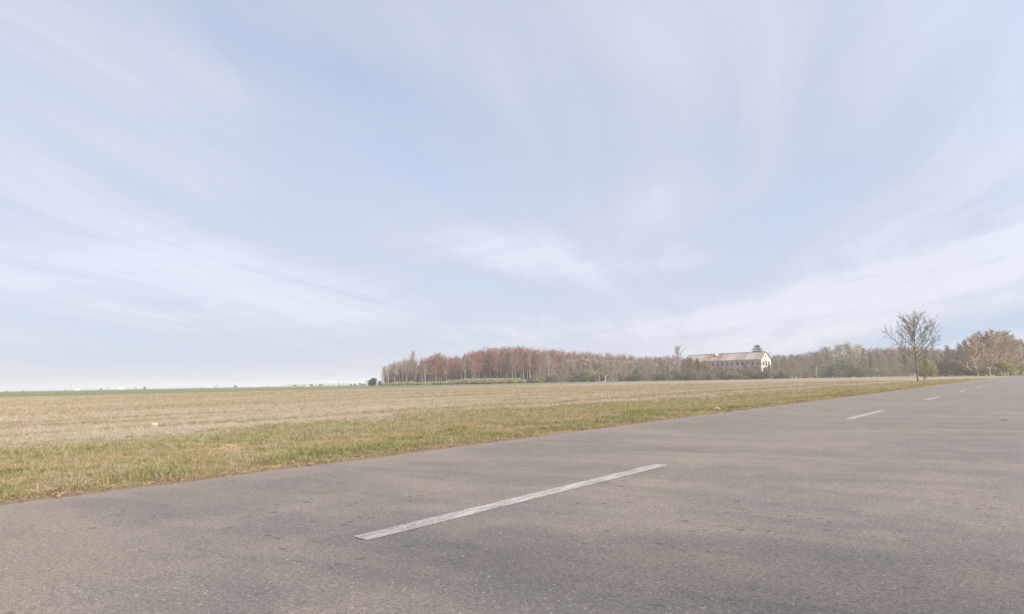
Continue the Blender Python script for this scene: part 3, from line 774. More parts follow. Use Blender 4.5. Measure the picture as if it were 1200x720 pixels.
def building():
    c2x, c2y = at(893.2, 430)          # near corner between long front and gable
    f2 = Vector((-math.sin(PSI), math.cos(PSI))); r2 = Vector((math.cos(PSI), math.sin(PSI)))
    Ld = (-r2*.703+f2*.711).normalized()    # along the building, away to the left
    root = empty('ruined_building', (c2x, c2y, 0), math.atan2(Ld.y, Ld.x))
    tag(root, 'long derelict three storey building with broken red roof and white gable end', 'building')
    Lg, W, EH, RH = 56.0, 14.0, 12.9, 17.5
    # local axes: +x away along the front, the front lies at y = 0 and faces +y ; gable faces -x
    # find which side is outward for the front
    side = -1.0       # the far eaves wall is at y = side*W
    # walls with openings cut through them
    def wall(width, rows, cols, top, put, name, mat, thick=.45, skip=()):
        """rows: (z0,z1), cols: (x0,x1) openings. put maps (u, depth, z) to local"""
        mb = MB(); us = sorted({0, width, *[c for q in cols for c in q]}); zs = sorted({0, top, *[c for q in rows for c in q]})
        wins = []
        for i in range(len(us)-1):
            for j in range(len(zs)-1):
                hole = (us[i], us[i+1]) in cols and (zs[j], zs[j+1]) in rows and (cols.index((us[i], us[i+1])), rows.index((zs[j], zs[j+1]))) not in skip
                a, b, c, d = us[i], us[i+1], zs[j], zs[j+1]
                if hole:
                    wins.append((a, b, c, d))
                    for q in (((a,0,c),(a,thick,c),(a,thick,d),(a,0,d)), ((b,0,c),(b,0,d),(b,thick,d),(b,thick,c)), ((a,0,c),(b,0,c),(b,thick,c),(a,thick,c)), ((a,0,d),(a,thick,d),(b,thick,d),(b,0,d))):
                        mb.poly([put(*v) for v in q])
                else:
                    mb.poly([put(a,0,c), put(b,0,c), put(b,0,d), put(a,0,d)])
                    mb.poly([put(a,thick,c), put(a,thick,d), put(b,thick,d), put(b,thick,c)])
        o = mb.build(name, mat, root)
        return o, wins
    def windows(wins, put, rr, w, boarded=.15):
        for a, b, c, d in wins:
            fr = MB(); t = .14; dp = .18
            def bar(u0, u1, z0, z1):
                pts = [put(u, q, z) for q in (dp, dp+.1) for (u, z) in ((u0, z0), (u1, z0), (u1, z1), (u0, z1))]
                n = len(fr.v); fr.v += pts
                for f in ((0,1,2,3),(4,7,6,5),(0,4,5,1),(1,5,6,2),(2,6,7,3),(3,7,4,0)): fr.f.append(tuple(n+k for k in f)); fr.m.append(0)
            bar(a+.01, a+t, c+.01, d-.01); bar(b-t, b-.01, c+.01, d-.01); bar(a+t, b-t, c+.01, c+t); bar(a+t, b-t, d-t, d-.01)
            if rr.random() < .6: bar((a+b)/2-.05, (a+b)/2+.05, c+t, d-t)
            f = fr.build('window', M['wood_old'], w)
            pn = MB(); pn.poly([put(a+t, dp+.05, c+t), put(b-t, dp+.05, c+t), put(b-t, dp+.05, d-t*(1 if rr.random() < .5 else 6)), put(a+t, dp+.05, d-t)])
            pn.build('pane', M['dark_glass'], f)
    rr = random.Random(5)
    pf = lambda u, q, z: (u, side*q, z)
    cols = [(1.6+k*3.55, 3.1+k*3.55) for k in range(15)]
    rows = [(1.2, 3.1), (5.2, 7.1), (9.4, 11.4)]
    o, wins = wall(Lg, rows, cols, EH, pf, 'front_wall', M['wall_grey']); windows(wins, pf, rr, root)
    pb = lambda u, q, z: (u, side*(W-q), z)
    o, wins = wall(Lg, rows, cols, EH, pb, 'back_wall', M['wall_grey'])
    pg = lambda u, q, z: (q, side*(.002+u*(W-.004)/W), z)
    gc = [(1.8, 4.6), (5.6, 8.4), (9.4, 12.2)]
    o, wins = wall(W, [(1.2, 3.6), (5.0, 7.6), (8.6, 11.6)], gc, EH, pg, 'gable_wall', M['wall_white']); windows(wins, pg, rr, root)
    # triangular gable tops, near one with a small attic opening
    for q, mt in ((0.0, M['wall_white']), (Lg-.45, M['wall_grey'])):
        mb = MB()
        pts = [(0, EH), (W, EH), (W/2, RH-.12)]
        if q == 0.0:
            a0, a1, z0, z1 = W/2-.8, W/2+.8, EH+1.2, EH+2.9
            P = lambda u, z, x=q: (x, side*u, z)
            for x in (q, q+.45):
                for poly in ([(0,EH),(W/2,EH),(W/2,z0),(a0,z0)], [(W/2,EH),(W,EH),(a1,z0),(W/2,z0)], [(0,EH),(a0,z0),(a0,z1),(W/2,RH-.12)], [(W,EH),(W/2,RH-.12),(a1,z1),(a1,z0)], [(a0,z1),(a1,z1),(W/2,RH-.12)]):
                    mb.poly([P(u, z, x) for u, z in poly])
        else:
            for x in (q, q+.45): mb.poly([(x, side*u, z) for u, z in pts])
        mb.build('gable_top', mt, root)
    fl = MB(); fl.box(.6, Lg-.6, min(.6*side, (W-.6)*side), max(.6*side, (W-.6)*side), 4.2, 4.4); fl.box(.6, Lg-.6, min(.6*side, (W-.6)*side), max(.6*side, (W-.6)*side), 8.3, 8.5)
    fl.build('floor_slab', M['wall_grey'], root)
    for k in range(9):
        pw = MB(); x0 = 5.2+k*5.4; pw.box(x0, x0+.25, min(.5*side, (W-.5)*side), max(.5*side, (W-.5)*side), .05, EH-.1); pw.build('partition_wall', M['wall_grey'], root)
    # roof: strips of tiled covering between rafters, some fallen in
    sl_ = (RH-EH)/(W/2)
    def slope(x0, x1, t0, t1, mat, front=True, dz=0.0, sag=0.0):
        mb = MB(); n = max(2, int((x1-x0)/1.2)); m_ = 9
        def P(i, j):
            x = x0+(x1-x0)*i/n; t = t0+(t1-t0)*j/m_
            yy = t*W/2; z = EH+yy*sl_+.25+dz - sag*math.sin(math.pi*i/n)*math.sin(math.pi*j/m_)+rr.uniform(-.05, .05)
            return (x, side*(yy if front else W-yy), z)
        g = [[P(i, j) for j in range(m_+1)] for i in range(n+1)]
        for i in range(n):
            for j in range(m_):
                a, b, c, d = g[i][j], g[i+1][j], g[i+1][j+1], g[i][j+1]
                lo = lambda p: (p[0], p[1], p[2]-.14)
                up = lambda p: (p[0], p[1], p[2]+.05)      # each course overlaps the one below
                mb.poly([up(a), up(b), c, d]); mb.poly([lo(a), lo(d), lo(c), lo(b)]); mb.poly([up(a), lo(a), lo(b), up(b)])
        return mb.build('roof_panel', mat, root)
    cuts = [-.5, 5, 11.5, 18, 24.0, 28.5, 33, 36.2, 40.5, 45, 50.5, Lg+.5]
    mts = ['tile_moss', 'tile_grey', 'tile_moss', 'tile_grey', 'tile_grey', 'tile_red', 'tile_grey', 'tile_red', 'tile_grey', 'tile_grey', 'tile_grey']
    for k in range(11):
        a, b = cuts[k]+.02, cuts[k+1]-.02
        dz = rr.uniform(-.05, .05)
        if k == 6:       # a hole near the ridge
            slope(a, b, -.06, .52, M[mts[k]], True, dz)
        else: slope(a, b, -.06, 1.0, M[mts[k]], True, dz, .25 if k in (5, 7) else .08)
        if k not in (6,): slope(a, b, -.06, 1.0, M[mts[k]], False, dz)
    # battens and stripes of missing tiles
    for k in range(34):
        x = .5+k*(Lg-1)/33
        rf = MB(); rf.tube([(x, side*.1, EH+.1), (x, side*W/2, RH+.02)], [.08, .08], 4); rf.tube([(x, side*(W-.1), EH+.1), (x, side*W/2, RH+.03)], [.08, .08], 4)
        rf.build('rafter', M['wood_old'], root)
    for x0 in (26.2, 30.2, 33.6, 37.6, 42.0):       # slipped strips of redder tiles lying proud of the slope
        mb = MB()
        for j in range(6):
            t0, t1 = j/6, (j+1)/6
            xx = x0-1.6*t0
            mb.poly([(xx, side*t0*W/2, EH+t0*(RH-EH)+.42), (xx+.9, side*t0*W/2, EH+t0*(RH-EH)+.42), (xx+.7, side*t1*W/2, EH+t1*(RH-EH)+.40), (xx-.2, side*t1*W/2, EH+t1*(RH-EH)+.40)])
        mb.build('slipped_tiles', M['tile_red'], root)
    mb = MB(); mb.poly([(32.2, side*5.0, RH-1.0), (35.4, side*5.2, RH-.9), (34.6, side*6.9, RH+.25), (32.9, side*6.9, RH+.1)])
    mb.poly([(32.2, side*5.0, RH-1.06), (32.9, side*6.9, RH+.04), (34.6, side*6.9, RH+.19), (35.4, side*5.2, RH-.96)]); mb.build('torn_sheeting', M['white_sheet'], root)
    rg = MB(); rg.box(-.5, 32.6, side*W/2-.22, side*W/2+.22, RH+.22, RH+.46); rg.box(36.4, Lg+.5, side*W/2-.22, side*W/2+.22, RH+.20, RH+.44); rg.build('ridge', M['tile_grey'], root)
    mb = MB(); mb.box(-.45, Lg+.4, .08, .34, EH-.25, EH+.0) if side < 0 else None; mb.build('eaves_board', M['wood_old'], root)
    # low annexe beyond the left end
    return root
bld = building()
plant('pine', 889, 452, hgt(889, 404.5, 452), 'dark pine with a flat layered top rising behind the roof of the ruin', 'tree', None, 1.25)

# ------------------------------------------------------------------ far away along the left horizon
M['far_white'] = simple('white_painted_wall', (0.42, 0.415, 0.405), (0.36, 0.35, 0.34), 1.0)
M['far_roof'] = simple('pale_roof_sheet', (0.36, 0.35, 0.345), (0.40, 0.39, 0.38), 1.0)
M['far_roof_red'] = simple('brown_roof_sheet', (0.26, 0.20, 0.18), (0.30, 0.24, 0.22), 1.0)
M['steel'] = simple('grey_steel', (0.25, 0.26, 0.27), (0.32, 0.33, 0.34), 2.0, .5, .5)
def shed(px, depth, wpx, top, label, roof, doors=1):
    x, y = at(px, depth); W = wpx*depth/F_PX; H = hgt(px, top, depth)
    root = empty('farm_shed', (x, y, 0), math.atan2(y, x)-math.pi/2)
    tag(root, label, 'shed')
    D = W*.5; wh = H*.72
    mb = MB(); mb.box(-W/2, W/2, 0, D, 0, wh); mb.poly([(-W/2, 0, wh), (-W/2, D, wh), (-W/2, D/2, H-.1)]); mb.poly([(W/2, 0, wh), (W/2, D/2, H-.1), (W/2, D, wh)])
    mb.build('wall', M['far_white'], root)
    rf = MB()
    for s_ in (0, 1):
        y0 = -.3 if s_ == 0 else D+.3
        rf.poly([(-W/2-.3, y0, wh-.1), (W/2+.3, y0, wh-.1), (W/2+.3, D/2, H), (-W/2-.3, D/2, H)]); rf.poly([(-W/2-.3, y0, wh-.22), (-W/2-.3, D/2, H-.12), (W/2+.3, D/2, H-.12), (W/2+.3, y0, wh-.22)])
    rf.build('roof', roof, root)
    for k in range(doors):
        dm = MB(); c = -W/4+k*W/2; dm.box(c-W*.06, c+W*.06, -.08, -.01, .02, wh*.8); dm.build('door', M['steel'], root)
shed(90.5, 1150, 5.2, 455.3, 'tiny white farm shed on the horizon, leftmost of the white specks', M['far_white'])
shed(142, 1150, 5.6, 453.7, 'tiny white shed on the horizon left of the bushy round bush', M['far_white'], 2)
shed(299.5, 1250, 4.4, 451.9, 'low white roofed shed on the horizon in the middle of the left skyline', M['far_white'])
shed(343, 1350, 4.5, 450.6, 'faint pale shed on the horizon left of the white house', M['far_roof'])
shed(360, 1150, 5.0, 449.7, 'small white house with brownish roof beside a bush on the horizon', M['far_roof_red'])
for px, d, w, h, c in ((53, 1500, 3, 457.2, 'faint'),):
    pass
x, y = at(84, 900)
root = empty('lamp_post', (x, y, 0), math.atan2(y, x)-math.pi/2)
tag(root, 'thin pole with a side arm at the far left of the horizon', 'pole')
ph = hgt(84, 452.4, 900)
mb = MB(); mb.tube([(0, 0, 0), (0, 0, ph)], [.3, .24], 6); mb.build('pole', M['steel'], root)
mb = MB(); mb.tube([(0, 0, ph-.1), (-3.6, 0, ph+.1)], [.2, .18], 5); mb.build('arm', M['steel'], root)
mb = MB(); mb.box(-4.7, -3.5, -.3, .3, ph-.12, ph+.2); mb.build('lamp_head', M['steel'], root)
for px, t, w, key in ((8, 458.2, 1.6, 'shrub'), (27, 458.0, 2, 'shrub'), (76, 457.0, 1.5, 'shrub'), (118, 454.3, .9, 'shrub'), (126, 454.5, .8, 'scrub_olive'),
                      (150, 455.4, 1, 'shrub'), (157, 453.8, .8, 'scrub_olive'), (160, 454.6, .8, 'shrub'), (170, 452.8, 1.3, 'shrub'), (226, 453.8, 1, 'shrub'), (231, 452.9, 1, 'scrub_olive'),
                      (236, 453.5, 1, 'shrub'), (251, 453.2, 1.2, 'shrub'), (253.5, 451.4, .8, 'scrub_olive'), (263, 452.8, 1.2, 'scrub_olive'), (276, 451.4, 1.1, 'shrub'),
                      (285, 452.6, 1, 'scrub_olive'), (315, 452.8, 1.6, 'shrub'), (331, 451.2, 1, 'scrub_olive'), (365, 449.6, 1.2, 'shrub')):
    d = 1050+rnd.uniform(-60, 140)
    plant(key, px, d, max(2.2, hgt(px, t, d)), 'tiny dark bush on the distant left horizon', 'shrub', 'tiny bushes on the left horizon', w)
plant('conifer', 396.5, 1100, hgt(396.5, 446.5, 1100), 'tiny upright dark tree on the skyline left of the round bush', 'tree', None, 1.2)
px = 334.0
while px < 430:
    d = 1250+rnd.uniform(-120, 100)
    t = interp([(334, 451.2), (345, 450), (380, 449.6), (430, 448.6)], px)+rnd.uniform(-.5, .7)
    plant(rnd.choice(['scrub_mauve', 'pale', 'scrub_olive', 'shrub']), px, d, hgt(px, t, d), 'small hazy tree in the distant low tree line', 'tree', 'hazy trees in the distant tree line', 1.3)
    px += rnd.uniform(2.4, 4.4)
for px, t in ((411, 449.6), (417, 449.5), (423, 449), (428, 449.2)):
    plant('shrub', px, 800, hgt(px, t, 800), 'dark low bush in the row running left from the round bush', 'shrub', 'dark low bushes left of the round bush', 1.5)
for key, ps in PROTO.items():       # remove variants that were never planted
    for p_, used in ps:
        if not used:
            for c_ in KIDS[p_.name]: bpy.data.objects.remove(c_)
            bpy.data.objects.remove(p_)

# a mass of undergrowth closing the depths of the wood, nobody could count it
def thicket():
    rr = random.Random(77); mb = MB()
    for k in range(60000):
        px = rr.uniform(452, 1165) if k < 36000 else rr.uniform(452, 645)
        if px < 645: d = rr.uniform(535, 600)
        elif px < 800: d = rr.uniform(560, 640)
        else: d = rr.uniform(600, 680)
        x, y = at(px, d)
        hmax = hgt(px, interp(TOP, px), d)*(.72 if px < 640 else .80)
        z = hmax*rr.random()**(1.0 if px < 645 else .9)
        leaf_tri(mb, Vector((x, y, z)), rr.uniform(.7, 1.7), rr, 0, False, 1.8)
    tag(mb.build('undergrowth', leafm('undergrowth_twigs', (0.13, 0.095, 0.08), (0.18, 0.135, 0.11))), 'tangled brown undergrowth filling the depth of the wood', 'undergrowth', kind='stuff')
thicket()

# white remains of masonry in the hedge
M['concrete'] = simple('pale_concrete', (0.27, 0.25, 0.23), (0.20, 0.18, 0.165), 1.5)
def pillar(px, d, wpx, top, lab, rz=0.3, base=0.0):
    x, y = at(px, d); W = wpx*d/F_PX; H = hgt(px, top, d)
    mb = MB(); a = W/2
    mb.box(-a, a, -a, a, 0, H*.9); mb.box(-a*1.25, a*1.25, -a*1.25, a*1.25, H*.9, H)
    o = mb.build('masonry_pillar', M['concrete']); o.location = (x, y, base); o.rotation_euler = (0, 0, rz)
    tag(o, lab, 'pillar')
pillar(702.3, 456, 1.1, 441.2, 'pale masonry pillar in the hedge, left one of the pair')
pillar(709.5, 456, 1.2, 441.0, 'pale masonry pillar in the hedge, right one of the pair', .8)
def rubble(px, d, wpx, hpx, lab, name='masonry_block', cat='rubble', mat=None, seed=1, xy=None, wh=None):
    rr = random.Random(seed)
    x, y = xy if xy else at(px, d)
    W, H = wh if wh else (wpx*d/F_PX, hpx*d/F_PX)
    bm = bmesh.new(); bmesh.ops.create_icosphere(bm, subdivisions=2, radius=.5)
    for v in bm.verts:
        n = 1+rr.uniform(-.16, .16); v.co = Vector((v.co.x*W*n, v.co.y*W*.75*n, max(-.25, v.co.z*n)*H))
    me = bpy.data.meshes.new(name); bm.to_mesh(me); bm.free(); me.materials.append(mat or M['concrete'])
    o = bpy.data.objects.new(name, me); COL.objects.link(o); o.location = (x, y, H*.24); o.rotation_euler = (0, 0, rr.uniform(0, 6))
    tag(o, lab, cat); return o
rubble(706.5, 455, 2.6, 1.5, 'low pale block of rubble lying between the two masonry pillars')
rubble(723, 454, 1.6, 1.2, 'small pale block at the foot of the hedge right of the pillars', seed=2)
rubble(975.5, 440, 2.0, 2.0, 'small pale block at the field edge below the olive bushes', seed=3)
rubble(1104.5, 300, 3.0, 1.0, 'flat white slab on the grass right of the lone tree, left of two', seed=4)
rubble(1112.5, 300, 2.6, 1.2, 'flat white slab on the grass right of the lone tree, right of two', seed=5)
M['stone'] = simple('pale_stone', (0.40, 0.315, 0.25), (0.29, 0.22, 0.17), 9.0)
rubble(0, 0, 0, 0, 'pale sandy stone lying in the straw at the left of the field', 'field_stone', 'stone', M['stone'], 6, (-18.5, 8.2), (.22, .13))
M['rag'] = simple('pale_paper', (0.38, 0.35, 0.30), (0.30, 0.27, 0.23), 9.0)
def litter(x, y, s, lab, seed):
    rr = random.Random(seed); v, f = [], []
    for j in range(4):
        for i in range(4):
            v.append(((i-1.5)*s*.33+rr.uniform(-.1, .1)*s, (j-1.5)*s*.22+rr.uniform(-.1, .1)*s, abs(rr.gauss(0, .09))*s+.012))
    for j in range(3):
        for i in range(3):
            a = j*4+i; f.append((a, a+1, a+5, a+4))
    o = mesh_obj('paper_scrap', v, f, M['rag']); o.location = (x, y, .0)
    md = o.modifiers.new('thick', 'SOLIDIFY'); md.thickness = .004
    tag(o, lab, 'litter')
litter(-8.44, 18.3, .26, 'crumpled pale scrap on the verge, left of the pair by the road', 1)
litter(-8.25, 21.2, .24, 'crumpled pale scrap on the verge, right of the pair by the road', 2)
litter(-7.40, 4.33, .05, 'little pale scrap at the edge of the tarmac on the left', 3)
litter(-18.0, 6.0, .10, 'small pale scrap in the straw near the left edge of the field', 4)
litter(-24.0, 10.6, .12, 'small pale scrap farther back in the field beyond the pale stone', 5)

# ------------------------------------------------------------------ grass, straw, leaves: scattered tufts, denser near the road
def tuft(name, seed, n, h0, h1, spread, w, lean, mat):
    rr = random.Random(seed); v, f = [], []
    for _ in range(n):
        a = rr.uniform(0, 6.28); r0 = spread*math.sqrt(rr.random())
        bx, by = math.cos(a)*r0, math.sin(a)*r0
        h = rr.uniform(h0, h1); ln = rr.uniform(.2, 1)*lean*h; a2 = a+rr.gauss(0, .9)
        dx, dy = math.cos(a2)*ln, math.sin(a2)*ln
        sx, sy = -math.sin(a2+rr.gauss(0, .5))*w, math.cos(a2)*w
        b = len(v)
        v += [(bx-sx, by-sy, -.01), (bx+sx, by+sy, -.01), (bx+dx*.35+sx*.8, by+dy*.35+sy*.8, h*.6), (bx+dx*.35-sx*.8, by+dy*.35-sy*.8, h*.6), (bx+dx, by+dy, h)]
        f += [(b, b+1, b+2, b+3), (b+3, b+2, b+4)]
    me = bpy.data.meshes.new(name); me.from_pydata(v, [], f); me.materials.append(mat)
    return bpy.data.objects.new(name, me)
def blade_mat(name, a, b): return simple(name, a, b, 2.0, .7, .2, by_object=.8, trans=.3)
M['g_green'] = blade_mat('green_grass', (0.165, 0.18, 0.062), (0.26, 0.25, 0.105))
M['g_yellow'] = blade_mat('yellowing_grass', (0.255, 0.22, 0.10), (0.35, 0.295, 0.165))
M['g_straw'] = blade_mat('straw', (0.33, 0.275, 0.21), (0.46, 0.39, 0.31))
M['g_brown'] = blade_mat('withered_grass', (0.27, 0.19, 0.125), (0.37, 0.275, 0.19))
M['g_dark'] = blade_mat('dark_green_grass', (0.11, 0.13, 0.045), (0.16, 0.18, 0.06))
tufts = bpy.data.collections.new('grass_tufts')
spec = [('a_green', 14, .05, .13, .07, .0032, 1.0, 'g_green'), ('b_green', 18, .03, .09, .09, .0030, 1.3, 'g_green'),
        ('c_yellow', 16, .05, .13, .09, .0032, 1.3, 'g_yellow'), ('d_yellow', 14, .04, .11, .08, .0030, 1.8, 'g_yellow'),
        ('e_straw', 9, .05, .13, .08, .0030, .9, 'g_straw'), ('f_straw', 8, .06, .16, .07, .0030, .6, 'g_straw'),
        ('g_brown', 14, .02, .08, .09, .0035, 2.0, 'g_brown'), ('h_dark', 16, .03, .09, .08, .0035, 1.0, 'g_dark')]
for i, (n, k, h0, h1, sp, w, ln, m) in enumerate(spec):
    tufts.objects.link(tuft(n, 400+i, k, h0, h1, sp, w, ln, M[m]))
def scatter(name, P, S, I, Z, label, cat, coll):
    n = len(P)
    me = bpy.data.meshes.new(name); me.vertices.add(n); me.vertices.foreach_set('co', np.asarray(P, dtype=np.float32).ravel())
    for nm, tp, ar in (('s', 'FLOAT', S), ('idx', 'INT', I), ('rz', 'FLOAT', Z)):
        at_ = me.attributes.new(nm, tp, 'POINT'); at_.data.foreach_set('value', np.asarray(ar, dtype=np.float32 if tp == 'FLOAT' else np.int32))
    o = bpy.data.objects.new(name, me); COL.objects.link(o)
    g = bpy.data.node_groups.new(name, 'GeometryNodeTree')
    g.interface.new_socket('Geometry', in_out='INPUT', socket_type='NodeSocketGeometry')
    g.interface.new_socket('Geometry', in_out='OUTPUT', socket_type='NodeSocketGeometry')
    N = g.nodes.new; gi, go = N('NodeGroupInput'), N('NodeGroupOutput')
    ci = N('GeometryNodeCollectionInfo'); ci.inputs['Collection'].default_value = coll; ci.inputs['Separate Children'].default_value = True; ci.inputs['Reset Children'].default_value = True
    ip = N('GeometryNodeInstanceOnPoints'); ip.inputs['Pick Instance'].default_value = True
    def named(nm, dt):
        a = N('GeometryNodeInputNamedAttribute'); a.data_type = dt; a.inputs[0].default_value = nm
        return [s for s in a.outputs if s.enabled and s.name == 'Attribute'][0]
    cz = N('ShaderNodeCombineXYZ'); g.links.new(named('rz', 'FLOAT'), cz.inputs[2])
    e2r = N('FunctionNodeEulerToRotation'); g.links.new(cz.outputs[0], e2r.inputs[0])
    g.links.new(gi.outputs[0], ip.inputs['Points']); g.links.new(ci.outputs[0], ip.inputs['Instance'])
    g.links.new(named('idx', 'INT'), ip.inputs['Instance Index']); g.links.new(named('s', 'FLOAT'), ip.inputs['Scale'])
    g.links.new(e2r.outputs[0], ip.inputs['Rotation'])
    g.links.new(ip.outputs[0], go.inputs[0])
    md = o.modifiers.new('scatter', 'NODES'); md.node_group = g
    tag(o, label, cat, kind='stuff')
    return o
ng = np.random.default_rng(11)
def smooth_noise(x, y, sc_, seed):
    """cheap value noise in numpy"""
    x = x/sc_; y = y/sc_; xi = np.floor(x).astype(np.int64); yi = np.floor(y).astype(np.int64); fx = x-xi; fy = y-yi
    fx = fx*fx*(3-2*fx); fy = fy*fy*(3-2*fy)
    def h(a, b): 
        v = np.sin(a*127.1+b*311.7+seed*74.7)*43758.5453; return v-np.floor(v)
    return (h(xi, yi)*(1-fx)+h(xi+1, yi)*fx)*(1-fy)+(h(xi, yi+1)*(1-fx)+h(xi+1, yi+1)*fx)*fy
def wedge(n, d0, d1, k):
    """points over the field seen from the road; density thins with distance as d**-k"""
    u = ng.random(n); e = 2-k
    d = (d0**e+u*(d1**e-d0**e))**(1/e)
    a = R(-108)+(ng.random(n))*R(113)         # azimuth measured from +Y, negative to the left
    x, y = np.sin(a)*d, np.cos(a)*d
    return x, y, d
def gz(x, y): 
    z = np.full_like(x, -0.012)
    m = (x > -30) & (x < -7.6) & (y > -8) & (y < 60)
    z[m] += 0.035*np.sin(x[m]*1.3+y[m]*.31)*np.sin(y[m]*.53+1.2)*np.minimum(1, (-7.6-x[m])/1.5)
    return z
def build_grass():
    # verge
    x, y, d = wedge(490000, 6.5, 170, 1.75)
    lat = -x
    wv = (smooth_noise(x, y, 2.2, 1)-.5)*1.5
    patch = smooth_noise(x, y, .9, 2); patch2 = smooth_noise(x, y, .35, 5); long_ = smooth_noise(x*1.0, y*.12, 1.3, 9)
    edge = 7.30+.26*smooth_noise(y, y*0, .5, 3)+.15*smooth_noise(y, y*0+4, 2.3, 3)
    m = (lat > edge) & (lat < 14.8+wv*2.4+(smooth_noise(x, y*.3, 5, 31)-.5)*3)
    x, y, d, lat, wv, patch, patch2, long_ = [q[m] for q in (x, y, d, lat, wv, patch, patch2, long_)]
    n = len(x); I = np.zeros(n, int); q = ng.random(n)
    L = lat+wv
    verge = L < 9.8; brown = (L >= 9.8) & (L < 11.2); green = L >= 11.2
    pick = lambda arr, pr, size: ng.choice(arr, size=size, p=pr)
    I[verge] = pick([0, 1, 2, 3, 4, 6, 7], [.13, .13, .28, .20, .05, .12, .09], verge.sum())
    I[brown] = pick([0, 2, 3, 4, 6], [.10, .22, .18, .15, .35], brown.sum())
    I[green] = pick([0, 1, 2, 3, 4, 5], [.20, .17, .19, .15, .17, .12], green.sum())
    dk = (patch > .60) & verge & (q < .7); I[dk] = ng.choice([7, 7, 7, 1, 0], size=dk.sum())
    br = (patch < .36) & verge & (q < .7); I[br] = ng.choice([6, 6, 3, 4], size=br.sum())
    ed = (lat < 7.9) & (q < .5); I[ed] = 6
    S = ng.uniform(.3, .95, n)*(.45+.5*patch2+.35*patch)*np.clip((d/14)**.35, .9, 1.7)
    S[lat < 7.7] *= .7
    keep = ~((patch2 < .18) & (q > .5)); 
    P = np.stack([x, y, gz(x, y)], 1)
    scatter('verge_grass', P[keep], S[keep], I[keep], ng.uniform(0, 6.28, n)[keep], 'mixed green, yellow and withered grass along the left edge of the road', 'grass', tufts)
    # stubble, in drilled rows parallel to the road
    x, y, d = wedge(300000, 12, 150, 1.6)
    row = .55; xr = np.round(x/row)*row+ng.normal(0, .10, len(x)); x = np.where(ng.random(len(x)) < .7, xr, x)
    lat = -x; wv = (smooth_noise(x, y, 3, 6)-.5)*2+(smooth_noise(x*.6, y*.25, 4, 16)-.5)*3
    m = (lat > 12.5+wv*1.6) & (lat < 133)
    x, y, d, lat = x[m], y[m], d[m], lat[m]; n = len(x)
    I = np.full(n, 4); pa = lat < 20
    thin = smooth_noise(x*1.0, y*.15, 2.6, 21); pa = (lat+(smooth_noise(x, y*.3, 5, 23)-.5)*6) < 20
    I[pa] = ng.choice([4, 5, 6, 2], p=[.38, .32, .18, .12], size=pa.sum())
    I[~pa] = ng.choice([4, 5, 2, 3, 6, 1], p=[.30, .18, .12, .12, .25, .03], size=(~pa).sum())
    rown = smooth_noise(x, y*.03, 1.7, 41)*.6+smooth_noise(x, y*.08, .8, 43)*.4
    lo = (rown < .40) & (ng.random(n) < .8); I[lo] = ng.choice([6, 3, 1, 7], p=[.4, .25, .2, .15], size=lo.sum())
    hi = (rown > .60) & (ng.random(n) < .8); I[hi] = ng.choice([4, 5], size=hi.sum())
    S = ng.uniform(.35, .95, n)*np.clip((d/22)**.4, .9, 1.9)
    k = ng.random(n) < (.35+.9*thin); x, y, S, I, n = x[k], y[k], S[k], I[k], int(k.sum())
    P = np.stack([x, y, gz(x, y)], 1)
    scatter('stubble', P, S, I, ng.uniform(0, 6.28, n), 'pale straw stubble in rows across the harvested field', 'stubble', tufts)
    # grass on the near side of the road
    n = 9000; x = ROAD_R+.12+ng.random(n)**1.3*7; y = ng.uniform(-8, 40, n)
    z = -0.012-np.minimum(.25, np.maximum(0, (x-.6)*.12))
    scatter('near_verge_grass', np.stack([x, y, z], 1), ng.uniform(.6, 1.3, n), ng.choice([0, 1, 2, 3, 6], size=n), ng.uniform(0, 6.28, n), 'grass on the near side verge to the right of the road', 'grass', tufts)
build_grass()
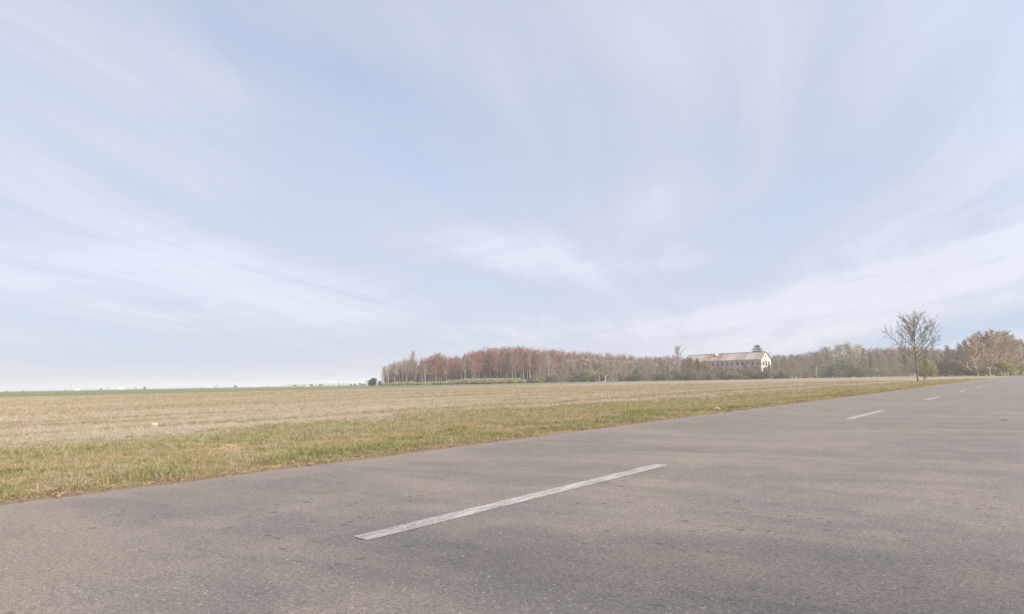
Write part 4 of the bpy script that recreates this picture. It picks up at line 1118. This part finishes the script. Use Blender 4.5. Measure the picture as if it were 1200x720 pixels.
# fallen leaves and grit
def bits():
    lc = bpy.data.collections.new('small_bits')
    M['dry_leaf'] = simple('dry_leaf', (0.20, 0.12, 0.07), (0.32, 0.22, 0.13), 5.0, by_object=.8)
    M['grit'] = simple('road_grit', (0.26, 0.23, 0.20), (0.10, 0.09, 0.085), 5.0, by_object=.9)
    for i in range(3):
        rr = random.Random(i)
        v = [(-.02, 0, .004), (-.005, -.011, .002+rr.uniform(0, .01)), (.02, rr.uniform(-.006, .006), .005), (0, .012, .004+rr.uniform(0, .01))]
        me = bpy.data.meshes.new('leaf'); me.from_pydata(v, [], [(0, 1, 2), (0, 2, 3)]); me.materials.append(M['dry_leaf'])
        lc.objects.link(bpy.data.objects.new('a_leaf%d' % i, me))
    for i in range(3):
        rr = random.Random(50+i); bm = bmesh.new(); bmesh.ops.create_icosphere(bm, subdivisions=1, radius=.004)
        for v in bm.verts: v.co *= rr.uniform(.6, 1.3); v.co.z *= .7
        me = bpy.data.meshes.new('pebble'); bm.to_mesh(me); bm.free(); me.materials.append(M['grit'])
        lc.objects.link(bpy.data.objects.new('b_pebble%d' % i, me))
    n = 9000
    x = ROAD_L-.28+np.abs(ng.normal(0, .28, n)); y = ng.uniform(-2, 60, n)**1.0
    scatter('leaf_litter', np.stack([x, y, np.full(n, .012)], 1), ng.uniform(.5, 1.3, n), ng.choice([0, 1, 2, 3, 4, 5], size=n), ng.uniform(0, 6.28, n), 'dry leaves and grit along the broken edge of the tarmac', 'leaf litter', lc)
    n = 2200
    x = ng.uniform(ROAD_L+.1, ROAD_R, n); y = -1+ng.random(n)**1.5*22
    z = np.full(n, .002)
    scatter('road_grit', np.stack([x, y, z], 1), ng.uniform(.2, .75, n), ng.choice([3, 4, 5], size=n), ng.uniform(0, 6.28, n), 'loose grit scattered over the tarmac', 'grit', lc)
bits()

# a twig and a stone chip on the far tarmac
mb = MB(); mb.tube([(-.08, 0, .008), (0, .01, .012), (.09, -.01, .008)], [.005, .008, .004], 5)
o = mb.build('stick', M['bark']); o.location = (-.62, 17.6, .01); o.rotation_euler = (0, 0, PSI); tag(o, 'short dark stick lying on the tarmac at the right', 'stick')
rubble(0, 0, 0, 0, 'small dark stone on the tarmac just right of the stick', 'road_stone', 'stone', M['bark'], 9, (-.25, 17.3), (.045, .035))

# ------------------------------------------------------------------ haze
mb = MB(); mb.box(-6200, 6200, -6200, 6200, -1.1, 36)
hz = mb.build('haze', [])
hm = bpy.data.materials.new('haze'); hm.use_nodes = True; nt = hm.node_tree
nt.nodes.remove(nt.nodes['Principled BSDF'])
pv = nt.nodes.new('ShaderNodeVolumePrincipled'); pv.inputs['Density'].default_value = 0.00028
pv.inputs['Color'].default_value = (0.90, 0.89, 0.93, 1); pv.inputs['Anisotropy'].default_value = 0.2
nt.links.new(pv.outputs[0], nt.nodes['Material Output'].inputs['Volume'])
hz.data.materials.append(hm); tag(hz, 'thin autumn haze over the fields', 'haze', kind='stuff')
